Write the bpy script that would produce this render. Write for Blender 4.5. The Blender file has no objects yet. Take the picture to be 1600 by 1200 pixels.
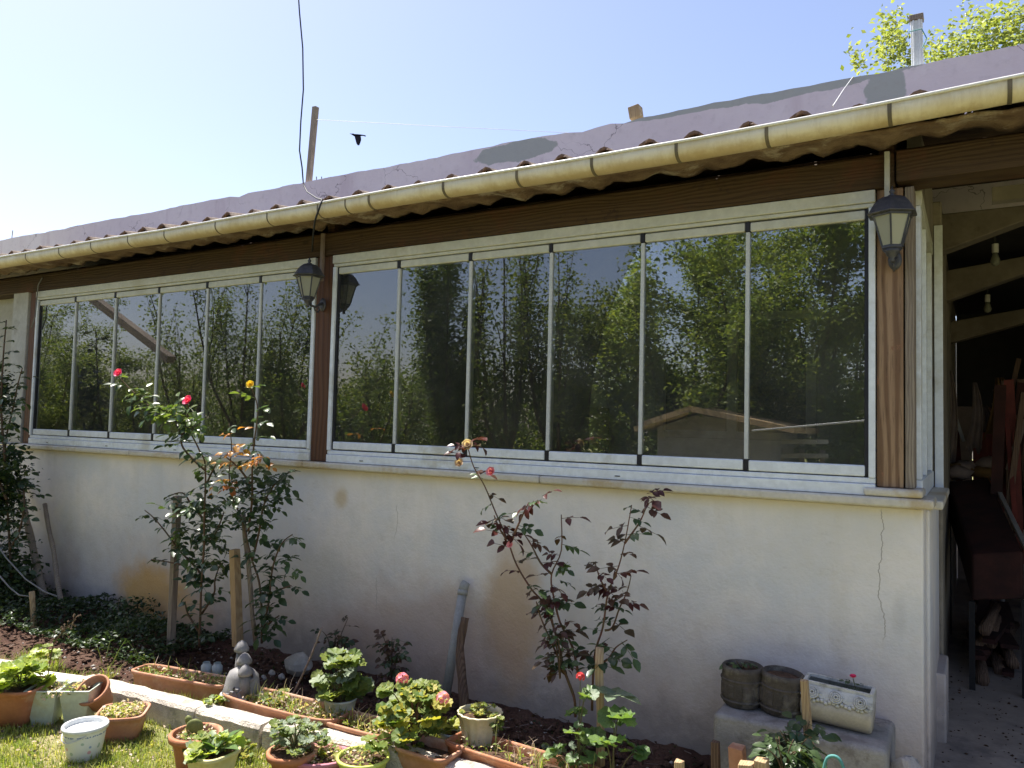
import bpy, math, random
import numpy as np
from mathutils import Vector, Matrix
random.seed(7); RNG=np.random.default_rng(7)
R=math.radians; PI=math.pi
S=bpy.context.scene; COL=S.collection
# ---------------------------------------------------------------- camera
F=1.2112; PITCH=.0522; YAW=.5371; ROLL=.0244; CD=3.9; EZ=1.65
_c,_s=math.cos,math.sin
FW=Vector((-_s(YAW)*_c(PITCH),_c(YAW)*_c(PITCH),_s(PITCH)))
_r0=Vector((_c(YAW),_s(YAW),0)); _u0=_r0.cross(FW)
RT=_c(ROLL)*_r0+_s(ROLL)*_u0; UP=-_s(ROLL)*_r0+_c(ROLL)*_u0
CAM=Vector((0,-CD,EZ))
cd=bpy.data.cameras.new('camera'); co=bpy.data.objects.new('camera',cd); COL.objects.link(co)
cd.sensor_width=36; cd.lens=F*1000/1600*36; cd.clip_start=.05; cd.clip_end=600
m=Matrix((RT,UP,-FW)).transposed().to_4x4(); m.translation=CAM; co.matrix_world=m
S.camera=co
# ---------------------------------------------------------------- light
ELEV=R(62); AZ=R(9.0)          # azimuth off -x towards +y
SUN=Vector((-_c(ELEV)*_c(AZ),_c(ELEV)*_s(AZ),_s(ELEV)))
W=bpy.data.worlds.new('World'); S.world=W; W.use_nodes=True
wn=W.node_tree; bg=wn.nodes['Background']
sk=wn.nodes.new('ShaderNodeTexSky'); sk.sky_type='NISHITA'; sk.sun_disc=False
sk.sun_elevation=ELEV; sk.sun_rotation=math.atan2(SUN.x,SUN.y)
sk.air_density=1.0; sk.dust_density=1.4; sk.ozone_density=2.0
wb=wn.nodes.new('ShaderNodeMix'); wb.data_type='RGBA'; wb.blend_type='MULTIPLY'; wb.inputs[0].default_value=1.; wb.inputs[7].default_value=(1.05,.94,.955,1)
wn.links.new(sk.outputs[0],wb.inputs[6]); wn.links.new(wb.outputs[2],bg.inputs[0]); bg.inputs[1].default_value=.107
ld=bpy.data.lights.new('sun','SUN'); ld.energy=5.0; ld.angle=R(.5); ld.color=(1,.95,.86)
lo=bpy.data.objects.new('sun',ld); COL.objects.link(lo)
lo.rotation_euler=SUN.to_track_quat('Z','Y').to_euler(); lo.location=(0,0,20)
vs=S.view_settings; vs.view_transform='Standard'; vs.look='None'; vs.gamma=1; vs.exposure=1.18
try: vs.use_curve_mapping=False
except Exception: pass

# ---------------------------------------------------------------- measuring helpers
def ray(px,py): return FW+RT*((px-800)/(F*1000))+UP*((600-py)/(F*1000))
def at(px,py,y=0.):
    d=ray(px,py); return CAM+d*((CD+y)/d.y)
def ag(px,py,z=0.):
    d=ray(px,py); return CAM+d*((z-EZ)/d.z)
def mir(px,py,dd):                      # where a thing seen in the glass really stands
    p=at(px,py,dd); p.y=-dd; return p
def ppm(p): return F*1000/((Vector(p)-CAM).dot(FW))     # pixels per metre there
U=random.uniform
# ---------------------------------------------------------------- objects
def tag(o,label,cat,group=None,kind=None):
    if label: o['label']=label
    if cat: o['category']=cat
    if group: o['group']=group
    if kind: o['kind']=kind
    return o
def thing(name,label,cat,loc,group=None):
    o=bpy.data.objects.new(name,None); COL.objects.link(o); o.location=Vector(loc); o.empty_display_size=.1
    return tag(o,label,cat,group)
def wloc(o):
    v=Vector((0,0,0))
    while o is not None: v=v+o.location; o=o.parent
    return v
class MB:
    def __init__(s): s.v=[]; s.f=[]; s.mi=[]; s.cur=0
    def add(s,vs,fs):
        b=len(s.v); s.v+= [tuple(v) for v in vs]; s.f+=[tuple(i+b for i in f) for f in fs]; s.mi+=[s.cur]*len(fs)
        return s
    def box(s,a,b,rot=None,c=None):
        x0,y0,z0=a; x1,y1,z1=b
        vs=[Vector(p) for p in((x0,y0,z0),(x1,y0,z0),(x1,y1,z0),(x0,y1,z0),(x0,y0,z1),(x1,y0,z1),(x1,y1,z1),(x0,y1,z1))]
        if rot is not None:
            c=Vector(c) if c is not None else (Vector(a)+Vector(b))/2
            vs=[rot@(v-c)+c for v in vs]
        return s.add(vs,[(0,3,2,1),(4,5,6,7),(0,1,5,4),(1,2,6,5),(2,3,7,6),(3,0,4,7)])
    def bar(s,p,q,w,h=None,up=(0,0,1),jit=0):      # rectangular bar between points
        p=Vector(p);q=Vector(q);h=h or w; d=(q-p).normalized(); up=Vector(up)
        if abs(d.dot(up))>.95: up=Vector((0,1,0))
        a=d.cross(up).normalized(); b=a.cross(d)
        vs=[]
        for e in(p,q):
            for i,j in((-1,-1),(1,-1),(1,1),(-1,1)): vs.append(e+a*(i*w/2)+b*(j*h/2)+Vector((U(-jit,jit),U(-jit,jit),U(-jit,jit))))
        return s.add(vs,[(0,3,2,1),(4,5,6,7),(0,1,5,4),(1,2,6,5),(2,3,7,6),(3,0,4,7)])
    def tube(s,pts,rad,n=6,cap=True):
        pts=[Vector(p) for p in pts]; k=len(pts)
        if not hasattr(rad,'__len__'): rad=[rad]*k
        b=len(s.v); prev=None
        for i,p in enumerate(pts):
            t=(pts[min(i+1,k-1)]-pts[max(i-1,0)])
            t=t.normalized() if t.length>1e-9 else Vector((0,0,1))
            if prev is None:
                a=t.cross(Vector((0,0,1)) if abs(t.z)<.9 else Vector((1,0,0))).normalized()
            else:
                a=(prev-t*prev.dot(t)); a=a.normalized() if a.length>1e-6 else t.orthogonal().normalized()
            prev=a; c=t.cross(a)
            for j in range(n):
                an=2*PI*j/n; s.v.append(tuple(p+(a*_c(an)+c*_s(an))*rad[i]))
        for i in range(k-1):
            for j in range(n):
                s.f.append((b+i*n+j,b+i*n+(j+1)%n,b+(i+1)*n+(j+1)%n,b+(i+1)*n+j)); s.mi.append(s.cur)
        if cap:
            s.f.append(tuple(b+j for j in range(n))[::-1]); s.f.append(tuple(b+(k-1)*n+j for j in range(n))); s.mi+=[s.cur]*2
        return s
    def lathe(s,prof,o=(0,0,0),n=24,sx=1,sy=1,rot=None,cap=(True,True),ph=0,sq=1):
        o=Vector(o); b=len(s.v); k=len(prof)
        for r,z in prof:
            for j in range(n):
                an=2*PI*(j+ph)/n; cx,cy=_c(an),_s(an)
                if sq!=1:
                    cx=math.copysign(abs(cx)**sq,cx); cy=math.copysign(abs(cy)**sq,cy)
                v=Vector((r*cx*sx,r*cy*sy,z))
                if rot is not None: v=rot@v
                s.v.append(tuple(v+o))
        for i in range(k-1):
            for j in range(n):
                s.f.append((b+i*n+j,b+i*n+(j+1)%n,b+(i+1)*n+(j+1)%n,b+(i+1)*n+j)); s.mi.append(s.cur)
        if cap[0]: s.f.append(tuple(b+j for j in range(n))[::-1]); s.mi.append(s.cur)
        if cap[1]: s.f.append(tuple(b+(k-1)*n+j for j in range(n))); s.mi.append(s.cur)
        return s
    def prism(s,pts,y0,y1):             # outline in x,z extruded along y
        n=len(pts)
        vs=[(x,y0,z) for x,z in pts]+[(x,y1,z) for x,z in pts]
        return s.add(vs,[tuple(range(n)),tuple(range(2*n-1,n-1,-1))]+[(i,n+i,n+(i+1)%n,(i+1)%n) for i in range(n)])
    def mesh(s,name,mats,off=Vector((0,0,0)),smooth=False):
        me=bpy.data.meshes.new(name)
        me.from_pydata([tuple(Vector(v)-off) for v in s.v],[],s.f)
        for mt in (mats if isinstance(mats,(list,tuple)) else [mats]): me.materials.append(mt)
        if any(s.mi): me.polygons.foreach_set('material_index',s.mi)
        if smooth: me.polygons.foreach_set('use_smooth',[True]*len(s.f))
        me.validate(); me.update(); return me
def obj(name,mb,mats,parent=None,smooth=False,bevel=0,seg=2,kind=None,auto=None):
    off=wloc(parent) if parent is not None else Vector((0,0,0))
    o=bpy.data.objects.new(name,mb.mesh(name,mats,off,smooth)); COL.objects.link(o); o.parent=parent
    if bevel:
        b=o.modifiers.new('b','BEVEL'); b.width=bevel; b.segments=seg; b.limit_method='ANGLE'; b.angle_limit=R(35)
        o.data.polygons.foreach_set('use_smooth',[True]*len(o.data.polygons))
        try:
            w=o.modifiers.new('w','WEIGHTED_NORMAL'); w.keep_sharp=True
        except Exception: pass
    if kind: o['kind']=kind
    return o
def one(name,mb,mats,label,cat,group=None,**k):     # a thing that is one mesh, origin at its first vertex
    off=Vector(mb.v[0]); me_v=[tuple(Vector(v)-off) for v in mb.v]; mb.v=me_v
    o=obj(name,mb,mats,None,**k); o.location=off
    return tag(o,label,cat,group)
def npmesh(name,V,Fq,mats,parent=None,mi=None,smooth=False,kind=None):
    off=np.array(wloc(parent)) if parent is not None else np.zeros(3)
    V=V-off; me=bpy.data.meshes.new(name); nf,k=Fq.shape
    me.vertices.add(len(V)); me.vertices.foreach_set('co',V.astype(np.float32).ravel())
    me.loops.add(nf*k); me.loops.foreach_set('vertex_index',Fq.astype(np.int32).ravel())
    me.polygons.add(nf); me.polygons.foreach_set('loop_start',np.arange(0,nf*k,k,dtype=np.int32))
    me.polygons.foreach_set('loop_total',np.full(nf,k,dtype=np.int32))
    for mt in (mats if isinstance(mats,(list,tuple)) else [mats]): me.materials.append(mt)
    if mi is not None: me.polygons.foreach_set('material_index',mi.astype(np.int32))
    if smooth: me.polygons.foreach_set('use_smooth',[True]*nf)
    me.update(); me.validate()
    o=bpy.data.objects.new(name,me); COL.objects.link(o); o.parent=parent
    if kind: o['kind']=kind
    return o
# ---------------------------------------------------------------- material helpers
class NT:
    def __init__(s,name):
        s.m=bpy.data.materials.new(name); s.m.use_nodes=True; s.t=s.m.node_tree; s.t.nodes.clear()
        s.out=s.n('ShaderNodeOutputMaterial'); s._p=None
    def n(s,ty,ins=None,**pr):
        nd=s.t.nodes.new(ty)
        for k,v in pr.items(): setattr(nd,k,v)
        for k,v in (ins or {}).items(): s.set(nd.inputs[k],v)
        return nd
    def set(s,sock,v):
        if isinstance(v,bpy.types.NodeSocket): s.t.links.new(v,sock)
        elif isinstance(v,bpy.types.Node): s.t.links.new(v.outputs[0],sock)
        else:
            if hasattr(sock.default_value,'__len__') and len(sock.default_value)==4 and len(v)==3: v=(*v,1)
            sock.default_value=v
    def pos(s):
        if not s._p: s._p=s.n('ShaderNodeNewGeometry').outputs['Position']
        return s._p
    def obj(s): return s.n('ShaderNodeTexCoord').outputs['Object']
    def m_(s,op,a,b=0.,c=None,clamp=False):
        nd=s.n('ShaderNodeMath',operation=op,use_clamp=clamp); s.set(nd.inputs[0],a); s.set(nd.inputs[1],b)
        if c is not None: s.set(nd.inputs[2],c)
        return nd.outputs[0]
    def mix(s,f,a,b,bt='MIX'):
        nd=s.n('ShaderNodeMix',data_type='RGBA',blend_type=bt,clamp_factor=True)
        s.set(nd.inputs[0],f); s.set(nd.inputs[6],a); s.set(nd.inputs[7],b); return nd.outputs[2]
    def noise(s,vec,scale,detail=4,rough=.55,dist=0,sc3=None,off=None):
        if sc3 or off:
            mp=s.n('ShaderNodeMapping'); s.set(mp.inputs[0],vec)
            if sc3: mp.inputs['Scale'].default_value=sc3
            if off: mp.inputs['Location'].default_value=off
            vec=mp.outputs[0]
        nd=s.n('ShaderNodeTexNoise',{'Vector':vec,'Scale':scale,'Detail':detail,'Roughness':rough,'Distortion':dist}); return nd.outputs['Fac']
    def rng(s,v,a,b,c=0.,d=1.,smooth=True):
        nd=s.n('ShaderNodeMapRange',interpolation_type='SMOOTHSTEP' if smooth else 'LINEAR')
        for i,x in enumerate((v,a,b,c,d)): s.set(nd.inputs[i],x)
        return nd.outputs[0]
    def xyz(s,vec):
        nd=s.n('ShaderNodeSeparateXYZ'); s.set(nd.inputs[0],vec); return nd.outputs
    def ell(s,cx,cz,rx,rz,amp=.6,soft=.15,nscale=6.,ax='xz'):
        p=s.xyz(s.pos()); A=p[0]; B=p[2] if ax=='xz' else p[1]
        a=s.m_('POWER',s.m_('ABSOLUTE',s.m_('DIVIDE',s.m_('SUBTRACT',A,cx),rx)),2.)
        b=s.m_('POWER',s.m_('ABSOLUTE',s.m_('DIVIDE',s.m_('SUBTRACT',B,cz),rz)),2.)
        d=s.m_('SQRT',s.m_('ADD',a,b)); nz=s.noise(s.pos(),nscale,5,.6,off=(cx,cz,0))
        d=s.m_('ADD',d,s.m_('MULTIPLY',s.m_('SUBTRACT',nz,.5),amp*2))
        return s.rng(d,1-soft,1+soft,1.,0.)
    def done(s,color,rough=.7,bump=None,bs=.3,bd=.01,spec=.3,metal=0,extra=None):
        p=s.n('ShaderNodeBsdfPrincipled',{'Base Color':color,'Roughness':rough,'Metallic':metal,'Specular IOR Level':spec})
        for k,v in (extra or {}).items(): s.set(p.inputs[k],v)
        if bump is not None:
            b=s.n('ShaderNodeBump',{'Height':bump,'Strength':bs,'Distance':bd}); s.t.links.new(b.outputs[0],p.inputs['Normal'])
        s.t.links.new(p.outputs[0],s.out.inputs[0]); return s.m
def simple(name,c1,c2,scale=8,rough=.6,bs=.2,bd=.004,spec=.3,metal=0,obj=False,dirt=None,extra=None):
    t=NT(name); v=t.obj() if obj else t.pos()
    n1=t.noise(v,scale,6,.6); n2=t.noise(v,scale*9,3,.6)
    c=t.mix(t.rng(n1,.35,.65),c1,c2); c=t.mix(t.rng(n2,.3,.7,0,.35),c,tuple(x*.6 for x in c1))
    if dirt: c=t.mix(t.rng(t.noise(v,scale*.6,6,.7,off=(3,5,1)),.52,.66),c,dirt)
    return t.done(c,rough,t.m_('ADD',n1,t.m_('MULTIPLY',n2,.5)),bs,bd,spec,metal,extra)
def leafmat(name,c1,c2,trans=.35,rough=.45,spec=.35,hue=.0,pos=False):
    t=NT(name)
    oi=t.n('ShaderNodeObjectInfo').outputs['Random']
    v=t.pos(); nz=t.noise(v,23. if not pos else 9.,3,.6); n2=t.noise(v,140.,2,.5)
    f=t.m_('ADD',t.m_('MULTIPLY',nz,1.1),t.m_('MULTIPLY',oi,.7 if not pos else 0.))
    f=t.rng(f,.4,1.2 if not pos else .8); c=t.mix(f,c1,c2); c=t.mix(t.rng(n2,.4,.75,0,.4),c,tuple(x*.55 for x in c1))
    d=t.n('ShaderNodeBsdfPrincipled',{'Base Color':c,'Roughness':rough,'Specular IOR Level':spec})
    cm=t.mix(1.,c,(1.5,1.5,.6),'MULTIPLY')
    tr=t.n('ShaderNodeBsdfTranslucent',{'Color':cm})
    mx=t.n('ShaderNodeMixShader',{0:trans,1:d.outputs[0],2:tr.outputs[0]}); t.t.links.new(mx.outputs[0],t.out.inputs[0]); return t.m
def woodmat(name,c1,c2,axis='z',rough=.7,ring=26.,dirt=None,flake=None,bs=.4):
    t=NT(name); a={'z':(1,1,.07),'x':(.07,1,1),'y':(1,.07,1)}[axis]
    n1=t.noise(t.pos(),14.,5,.6,sc3=a); n2=t.noise(t.pos(),120.,4,.6,sc3=a)
    mp=t.n('ShaderNodeMapping'); t.set(mp.inputs[0],t.pos()); mp.inputs['Scale'].default_value={'z':(1,.6,.16),'x':(.13,.6,1),'y':(1,.13,.6)}[axis]
    w=t.n('ShaderNodeTexWave',{'Vector':mp.outputs[0],'Scale':ring,'Distortion':9.,'Detail':1.5,'Detail Scale':.9},wave_type='BANDS',bands_direction='X' if axis=='z' else 'Z')
    f=t.rng(w.outputs['Fac'],.25,.9); c=t.mix(t.m_('MULTIPLY',f,.8),c1,c2); c=t.mix(t.rng(n1,.35,.7,0,.6),c,c2)
    c=t.mix(t.rng(n2,.5,.8,0,.6),c,tuple(x*.35 for x in c2))
    vk=t.n('ShaderNodeTexVoronoi',{'Scale':1.9}); mk=t.n('ShaderNodeMapping'); t.set(mk.inputs[0],t.pos()); mk.inputs['Scale'].default_value=tuple(2.2 if q==1 else .9 for q in a); t.set(vk.inputs['Vector'],mk.outputs[0])
    kd=t.m_('ADD',vk.outputs['Distance'],t.m_('MULTIPLY',n1,.06)); c=t.mix(t.rng(kd,.075,.12,.85,0.),c,tuple(x*.3 for x in c2))
    c=t.mix(t.rng(t.noise(t.pos(),1.3,4,.6,sc3=a),.45,.7,0,.45),c,tuple(x*1.5 for x in c1))
    if flake: c=t.mix(t.rng(t.noise(t.pos(),7.,7,.75),.60,.64),c,flake)
    if dirt: c=t.mix(t.rng(t.noise(t.pos(),2.5,6,.7,off=(2,7,1)),.5,.66),c,dirt)
    return t.done(c,rough,t.m_('ADD',f,n2),bs,.004,.25)
# ---------------------------------------------------------------- materials
M={}
def wallmat():
    t=NT('wall_plaster'); P=t.xyz(t.pos())
    n1=t.noise(t.pos(),1.3,6,.6); n2=t.noise(t.pos(),7.,6,.65); n3=t.noise(t.pos(),60.,4,.6)
    nv=t.noise(t.pos(),5.,5,.6,sc3=(1,1,.18))
    c=t.mix(t.rng(n1,.38,.62),(.82,.765,.73),(.66,.655,.675)); c=t.mix(t.rng(n2,.45,.75,0,.5),c,(.66,.62,.58))
    c=t.mix(t.rng(nv,.5,.72,0,.3),c,(.62,.56,.48))
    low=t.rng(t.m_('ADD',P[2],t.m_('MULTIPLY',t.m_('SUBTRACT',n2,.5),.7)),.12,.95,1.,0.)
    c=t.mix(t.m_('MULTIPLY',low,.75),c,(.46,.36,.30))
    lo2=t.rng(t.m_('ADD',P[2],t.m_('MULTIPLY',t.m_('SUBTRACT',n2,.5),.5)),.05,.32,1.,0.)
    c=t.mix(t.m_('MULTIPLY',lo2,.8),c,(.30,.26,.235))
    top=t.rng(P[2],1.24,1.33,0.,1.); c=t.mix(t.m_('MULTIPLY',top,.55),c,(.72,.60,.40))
    for (px,py,rx,rz,col,k) in ((240,930,.45,.22,(.62,.36,.12),.85),(295,965,.35,.2,(.6,.38,.22),.6),(533,778,.06,.08,(.6,.48,.32),.8),(800,965,.18,.4,(.52,.34,.18),.7),(690,1000,.6,.3,(.48,.33,.25),.5),(500,900,.3,.18,(.55,.54,.52),.5),
        (1300,800,.4,.3,(.72,.66,.58),.4),(150,900,.3,.4,(.60,.60,.63),.4),(1405,960,.03,.09,(.45,.42,.40),.25),(560,1000,.3,.15,(.52,.36,.27),.5)):
        p=at(px,py,0); c=t.mix(t.m_('MULTIPLY',t.ell(p.x,p.z,rx,rz,.6,.45,5.),k),c,col)
    # hairline cracks
    for (px,py0,py1,wd) in ((1376,792,1010,.0013),(590,900,960,.001),(618,785,850,.0008)):
        a=at(px,py0,0); b=at(px,py1,0)
        wob=t.m_('MULTIPLY',t.m_('SUBTRACT',t.noise(t.pos(),3.2,7,.62,sc3=(.05,.05,1),off=(px,0,0)),.5),.16)
        dx=t.m_('ABSOLUTE',t.m_('SUBTRACT',t.m_('SUBTRACT',P[0],a.x),wob))
        k=t.m_('MULTIPLY',t.rng(dx,wd,wd*2.2,1.,0.),t.m_('MULTIPLY',t.rng(P[2],b.z,b.z+.08),t.rng(P[2],a.z-.03,a.z,1.,0.)))
        c=t.mix(k,c,(.40,.36,.32))
    spk=t.rng(t.noise(t.pos(),35.,5,.8),.66,.72); c=t.mix(t.m_('MULTIPLY',spk,low),c,(.14,.12,.11))
    sc_=t.rng(t.noise(t.pos(),3.2,7,.8,sc3=(.6,1,1.6),off=(9,1,4)),.60,.70); c=t.mix(t.m_('MULTIPLY',sc_,.35),c,(.45,.42,.40))
    return t.done(c,.85,t.m_('ADD',t.m_('ADD',t.m_('MULTIPLY',n3,.6),t.m_('MULTIPLY',n2,1.8)),t.m_('MULTIPLY',t.noise(t.pos(),18.,3,.5,sc3=(1,1,.5)),1.0)),.42,.012,.2)
def purple():
    t=NT('lilac_plaster'); P=t.xyz(t.pos())
    n1=t.noise(t.pos(),1.2,6,.65); n2=t.noise(t.pos(),14.,5,.6); nv=t.noise(t.pos(),3.,5,.6,sc3=(1,1,.15))
    c=t.mix(t.rng(n1,.35,.65),(.71,.62,.655),(.77,.69,.715)); c=t.mix(t.rng(nv,.52,.7,0,.5),c,(.55,.44,.48))
    vc=t.n('ShaderNodeTexVoronoi',{'Scale':1.6},feature='DISTANCE_TO_EDGE')
    wv=t.n('ShaderNodeVectorMath',operation='ADD'); t.set(wv.inputs[0],t.pos())
    sc=t.n('ShaderNodeVectorMath',operation='SCALE'); nn=t.n('ShaderNodeTexNoise',{'Vector':t.pos(),'Scale':5.,'Detail':5.}); t.set(sc.inputs[0],nn.outputs['Color']); sc.inputs['Scale'].default_value=.35
    t.set(wv.inputs[1],sc.outputs[0]); t.set(vc.inputs['Vector'],wv.outputs[0])
    cr=t.m_('MULTIPLY',t.rng(vc.outputs['Distance'],.001,.006,1.,0.),t.rng(t.noise(t.pos(),.9,2),.5,.56)); c=t.mix(cr,c,(.30,.25,.27))
    for px,py,rx,rz in ((1380,140,.14,.25),(1290,128,.6,.055),(1225,146,.3,.05),(812,236,.45,.09),(1070,172,.5,.035),(1150,155,.35,.05),(560,262,.2,.03)):
        p=at(px,py,2.); c=t.mix(t.ell(p.x,p.z,rx,rz,.75,.05,3.2),c,(.41,.42,.40))
    c=t.mix(t.rng(n2,.5,.8,0,.25),c,(.3,.25,.26))
    return t.done(c,.9,n2,.4,.01,.15)
M['wall']=wallmat(); M['purple']=purple()
M['plaster']=simple('pale_plaster',(.50,.49,.46),(.42,.40,.36),3,.85,dirt=(.30,.27,.23))
M['dimplaster']=simple('dimmed_grimy_plaster',(.30,.26,.21),(.22,.19,.15),3,.85,dirt=(.12,.10,.08))  # whitish plaster toned down, dimness of passage and room put into its colour
M['inwall']=simple('room_plaster',(.52,.51,.47),(.46,.45,.42),2,.9)
M['alu']=simple('white_aluminium',(.80,.84,.90),(.73,.77,.84),3,.38,.05,.001,.5,dirt=(.55,.55,.53))
M['aluold']=simple('cream_aluminium',(.62,.61,.54),(.56,.56,.48),3,.45,.05,.001,.5,dirt=(.48,.46,.36))
M['strip']=simple('clear_plastic_strip',(.62,.63,.63),(.55,.57,.57),9,.3,.05,.001,.5)
M['seal']=simple('black_rubber',(.02,.02,.025),(.03,.03,.04),9,.5)
M['sill']=simple('marble_sill',(.66,.62,.55),(.58,.53,.45),4,.45,.15,.002,.4,dirt=(.48,.38,.24))
M['postwood']=woodmat('varnished_post_wood',(.34,.22,.135),(.14,.075,.042),'z',.6,ring=7.,flake=(.24,.12,.07))
M['postdark']=woodmat('dark_post_wood',(.12,.055,.03),(.06,.026,.015),'z',.6,ring=9.)
M['beamwood']=woodmat('dark_beam_wood',(.075,.046,.024),(.036,.02,.011),'x',.75,ring=16.,dirt=(.09,.04,.022),flake=(.05,.03,.02))
M['battenwood']=woodmat('old_batten_wood',(.07,.04,.022),(.03,.016,.009),'x',.85,dirt=(.10,.07,.04))
M['greywood']=woodmat('weathered_wood',(.30,.25,.20),(.19,.15,.12),'z',.85)
M['stakewood']=woodmat('raw_pine_stake',(.46,.34,.20),(.33,.22,.12),'z',.8)
M['brownwood']=woodmat('brown_bark_stick',(.20,.13,.09),(.11,.07,.05),'z',.9,bs=.9)
M['tile']=simple('old_clay_tile',(.10,.065,.05),(.17,.12,.09),7,.9,.5,.006,obj=True,dirt=(.20,.16,.12))
M['mortar']=simple('mottled_mortar',(.24,.165,.11),(.11,.065,.045),7,.95,.9,.015,dirt=(.36,.30,.24))
def gutmat():
    t=NT('cream_gutter_plastic'); n=t.noise(t.pos(),6.,7,.75,sc3=(1,.3,.3)); P=t.xyz(t.pos())
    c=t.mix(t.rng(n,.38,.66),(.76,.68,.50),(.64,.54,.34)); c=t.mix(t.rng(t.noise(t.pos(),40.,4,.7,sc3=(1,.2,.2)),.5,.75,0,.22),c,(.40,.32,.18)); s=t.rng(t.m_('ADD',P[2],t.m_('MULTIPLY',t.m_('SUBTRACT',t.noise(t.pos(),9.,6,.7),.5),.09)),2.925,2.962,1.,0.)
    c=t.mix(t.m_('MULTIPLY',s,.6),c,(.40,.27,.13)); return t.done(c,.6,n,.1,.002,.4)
M['gutter']=gutmat()
M['strap']=simple('grey_brown_strap',(.20,.16,.10),(.12,.10,.07),9,.6)
M['lip']=simple('sunlit_white_lip',(.80,.79,.76),(.76,.75,.72),9,.4)  # rim whiter than the gutter, sunlight on it put into the colour
M['lampmetal']=simple('dark_lamp_metal',(.075,.075,.09),(.045,.045,.055),14,.5,.3,.002,.5,.2,obj=True,dirt=(.13,.12,.12))
def glassy(name,ior,tint=(1,1,1),rough=0.,boost=0.):
    t=NT(name); fr=t.n('ShaderNodeFresnel',{'IOR':ior}).outputs[0]
    nz=t.noise(t.pos(),2.2,5,.65)
    g=t.n('ShaderNodeBsdfGlossy',{'Roughness':rough,'Color':(1,1,1,1)}); pass
    tr=t.n('ShaderNodeBsdfTransparent',{'Color':(*tint,1)})
    f=t.m_('ADD',fr,boost)
    mx=t.n('ShaderNodeMixShader',{0:f,1:tr.outputs[0],2:g.outputs[0]})
    df=t.n('ShaderNodeBsdfDiffuse',{'Color':(.45,.45,.42,1)})      # dust film, raised to lay a painted haze over the panes
    m2=t.n('ShaderNodeMixShader',{0:t.rng(nz,.35,.75,.03,.075),1:mx.outputs[0],2:df.outputs[0]})
    t.t.links.new(m2.outputs[0],t.out.inputs[0]); return t.m
M['glass']=glassy('window_glass',2.35,(.93,.95,.95))
def frosted():
    t=NT('frosted_lamp_glass'); c=(.55,.55,.46)
    d=t.n('ShaderNodeBsdfDiffuse',{'Color':(*c,1)}); tr=t.n('ShaderNodeBsdfTranslucent',{'Color':(*c,1)}); g=t.n('ShaderNodeBsdfGlossy',{'Roughness':.25})
    mx=t.n('ShaderNodeMixShader',{0:.5,1:d.outputs[0],2:tr.outputs[0]}); m2=t.n('ShaderNodeMixShader',{0:.07,1:mx.outputs[0],2:g.outputs[0]})
    t.t.links.new(m2.outputs[0],t.out.inputs[0]); return t.m
M['frost']=frosted()
M['terra']=simple('terracotta',(.46,.19,.10),(.38,.15,.075),6,.8,.2,.003,obj=True,dirt=(.50,.30,.20))
M['terradust']=simple('faded_terracotta',(.52,.27,.17),(.42,.19,.11),6,.85,.2,.003,obj=True,dirt=(.55,.38,.28))
M['palegreen']=simple('pale_green_plastic',(.55,.60,.52),(.50,.56,.48),5,.5,.1,.002,.4,obj=True,dirt=(.45,.42,.25))
M['whiteplast']=simple('white_plastic',(.74,.76,.76),(.68,.70,.70),5,.45,.1,.002,.4,obj=True)
M['bluegreen']=simple('pale_bluish_pot_plastic',(.58,.63,.60),(.52,.58,.56),5,.4,.1,.002,.4,obj=True)
M['yellowpot']=simple('pale_yellow_plastic',(.62,.58,.30),(.55,.50,.24),5,.5,.1,.002,.4,obj=True)
M['limepot']=simple('lime_plastic',(.62,.68,.16),(.55,.6,.12),5,.4,.1,.002,.4,obj=True)
M['pinkpot']=simple('pink_plastic',(.60,.24,.30),(.52,.18,.24),5,.45,.1,.002,.4,obj=True)
M['beigepot']=simple('cream_ribbed_plastic',(.68,.62,.42),(.6,.54,.34),5,.5,.1,.002,.4,obj=True)
M['greystone']=simple('grey_ceramic',(.26,.25,.25),(.19,.185,.19),12,.6,.3,.004,.4,obj=True,dirt=(.33,.32,.31))
M['darkstone']=simple('mossy_dark_stone',(.12,.10,.085),(.07,.06,.05),18,.9,.7,.008,.2,obj=True,dirt=(.17,.15,.12))
M['creamstone']=simple('cream_cast_stone',(.52,.47,.38),(.46,.41,.33),12,.7,.4,.004,.3,obj=True,dirt=(.35,.31,.25))
M['whitestone']=simple('white_cast_relief',(.62,.61,.57),(.52,.51,.47),25,.7,.6,.004,.3,obj=True,dirt=(.30,.29,.26))
M['kerb']=simple('rough_kerb_stone',(.70,.63,.54),(.56,.50,.43),14,.9,1.,.02,.2,dirt=(.36,.33,.28))
M['whiteblock']=simple('white_block',(.78,.76,.66),(.72,.70,.60),9,.85,.4,.005,.2)
M['block']=simple('rough_concrete_block',(.36,.34,.32),(.27,.25,.235),9,.9,.8,.012,.2,dirt=(.20,.18,.165))
M['rock']=simple('white_rock',(.50,.46,.42),(.40,.36,.32),12,.9,.8,.01,.2)
M['pvc']=simple('grey_drain_plastic',(.34,.34,.33),(.28,.28,.27),9,.6,.1,.002,.4)
M['whitepvc']=simple('white_downpipe_plastic',(.72,.74,.74),(.66,.68,.68),9,.5,.1,.002,.4)
M['cable']=simple('dark_cable',(.02,.02,.02),(.03,.03,.03),9,.6)
M['greycable']=simple('grey_cable',(.22,.22,.22),(.16,.16,.16),9,.6)
M['string']=simple('pale_string',(.6,.6,.58),(.5,.5,.5),9,.6)
M['greenstring']=simple('teal_string',(.10,.30,.28),(.08,.25,.24),9,.6)
M['feather']=simple('black_feather',(.006,.006,.01),(.01,.01,.014),40,1.,spec=0.)
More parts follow.
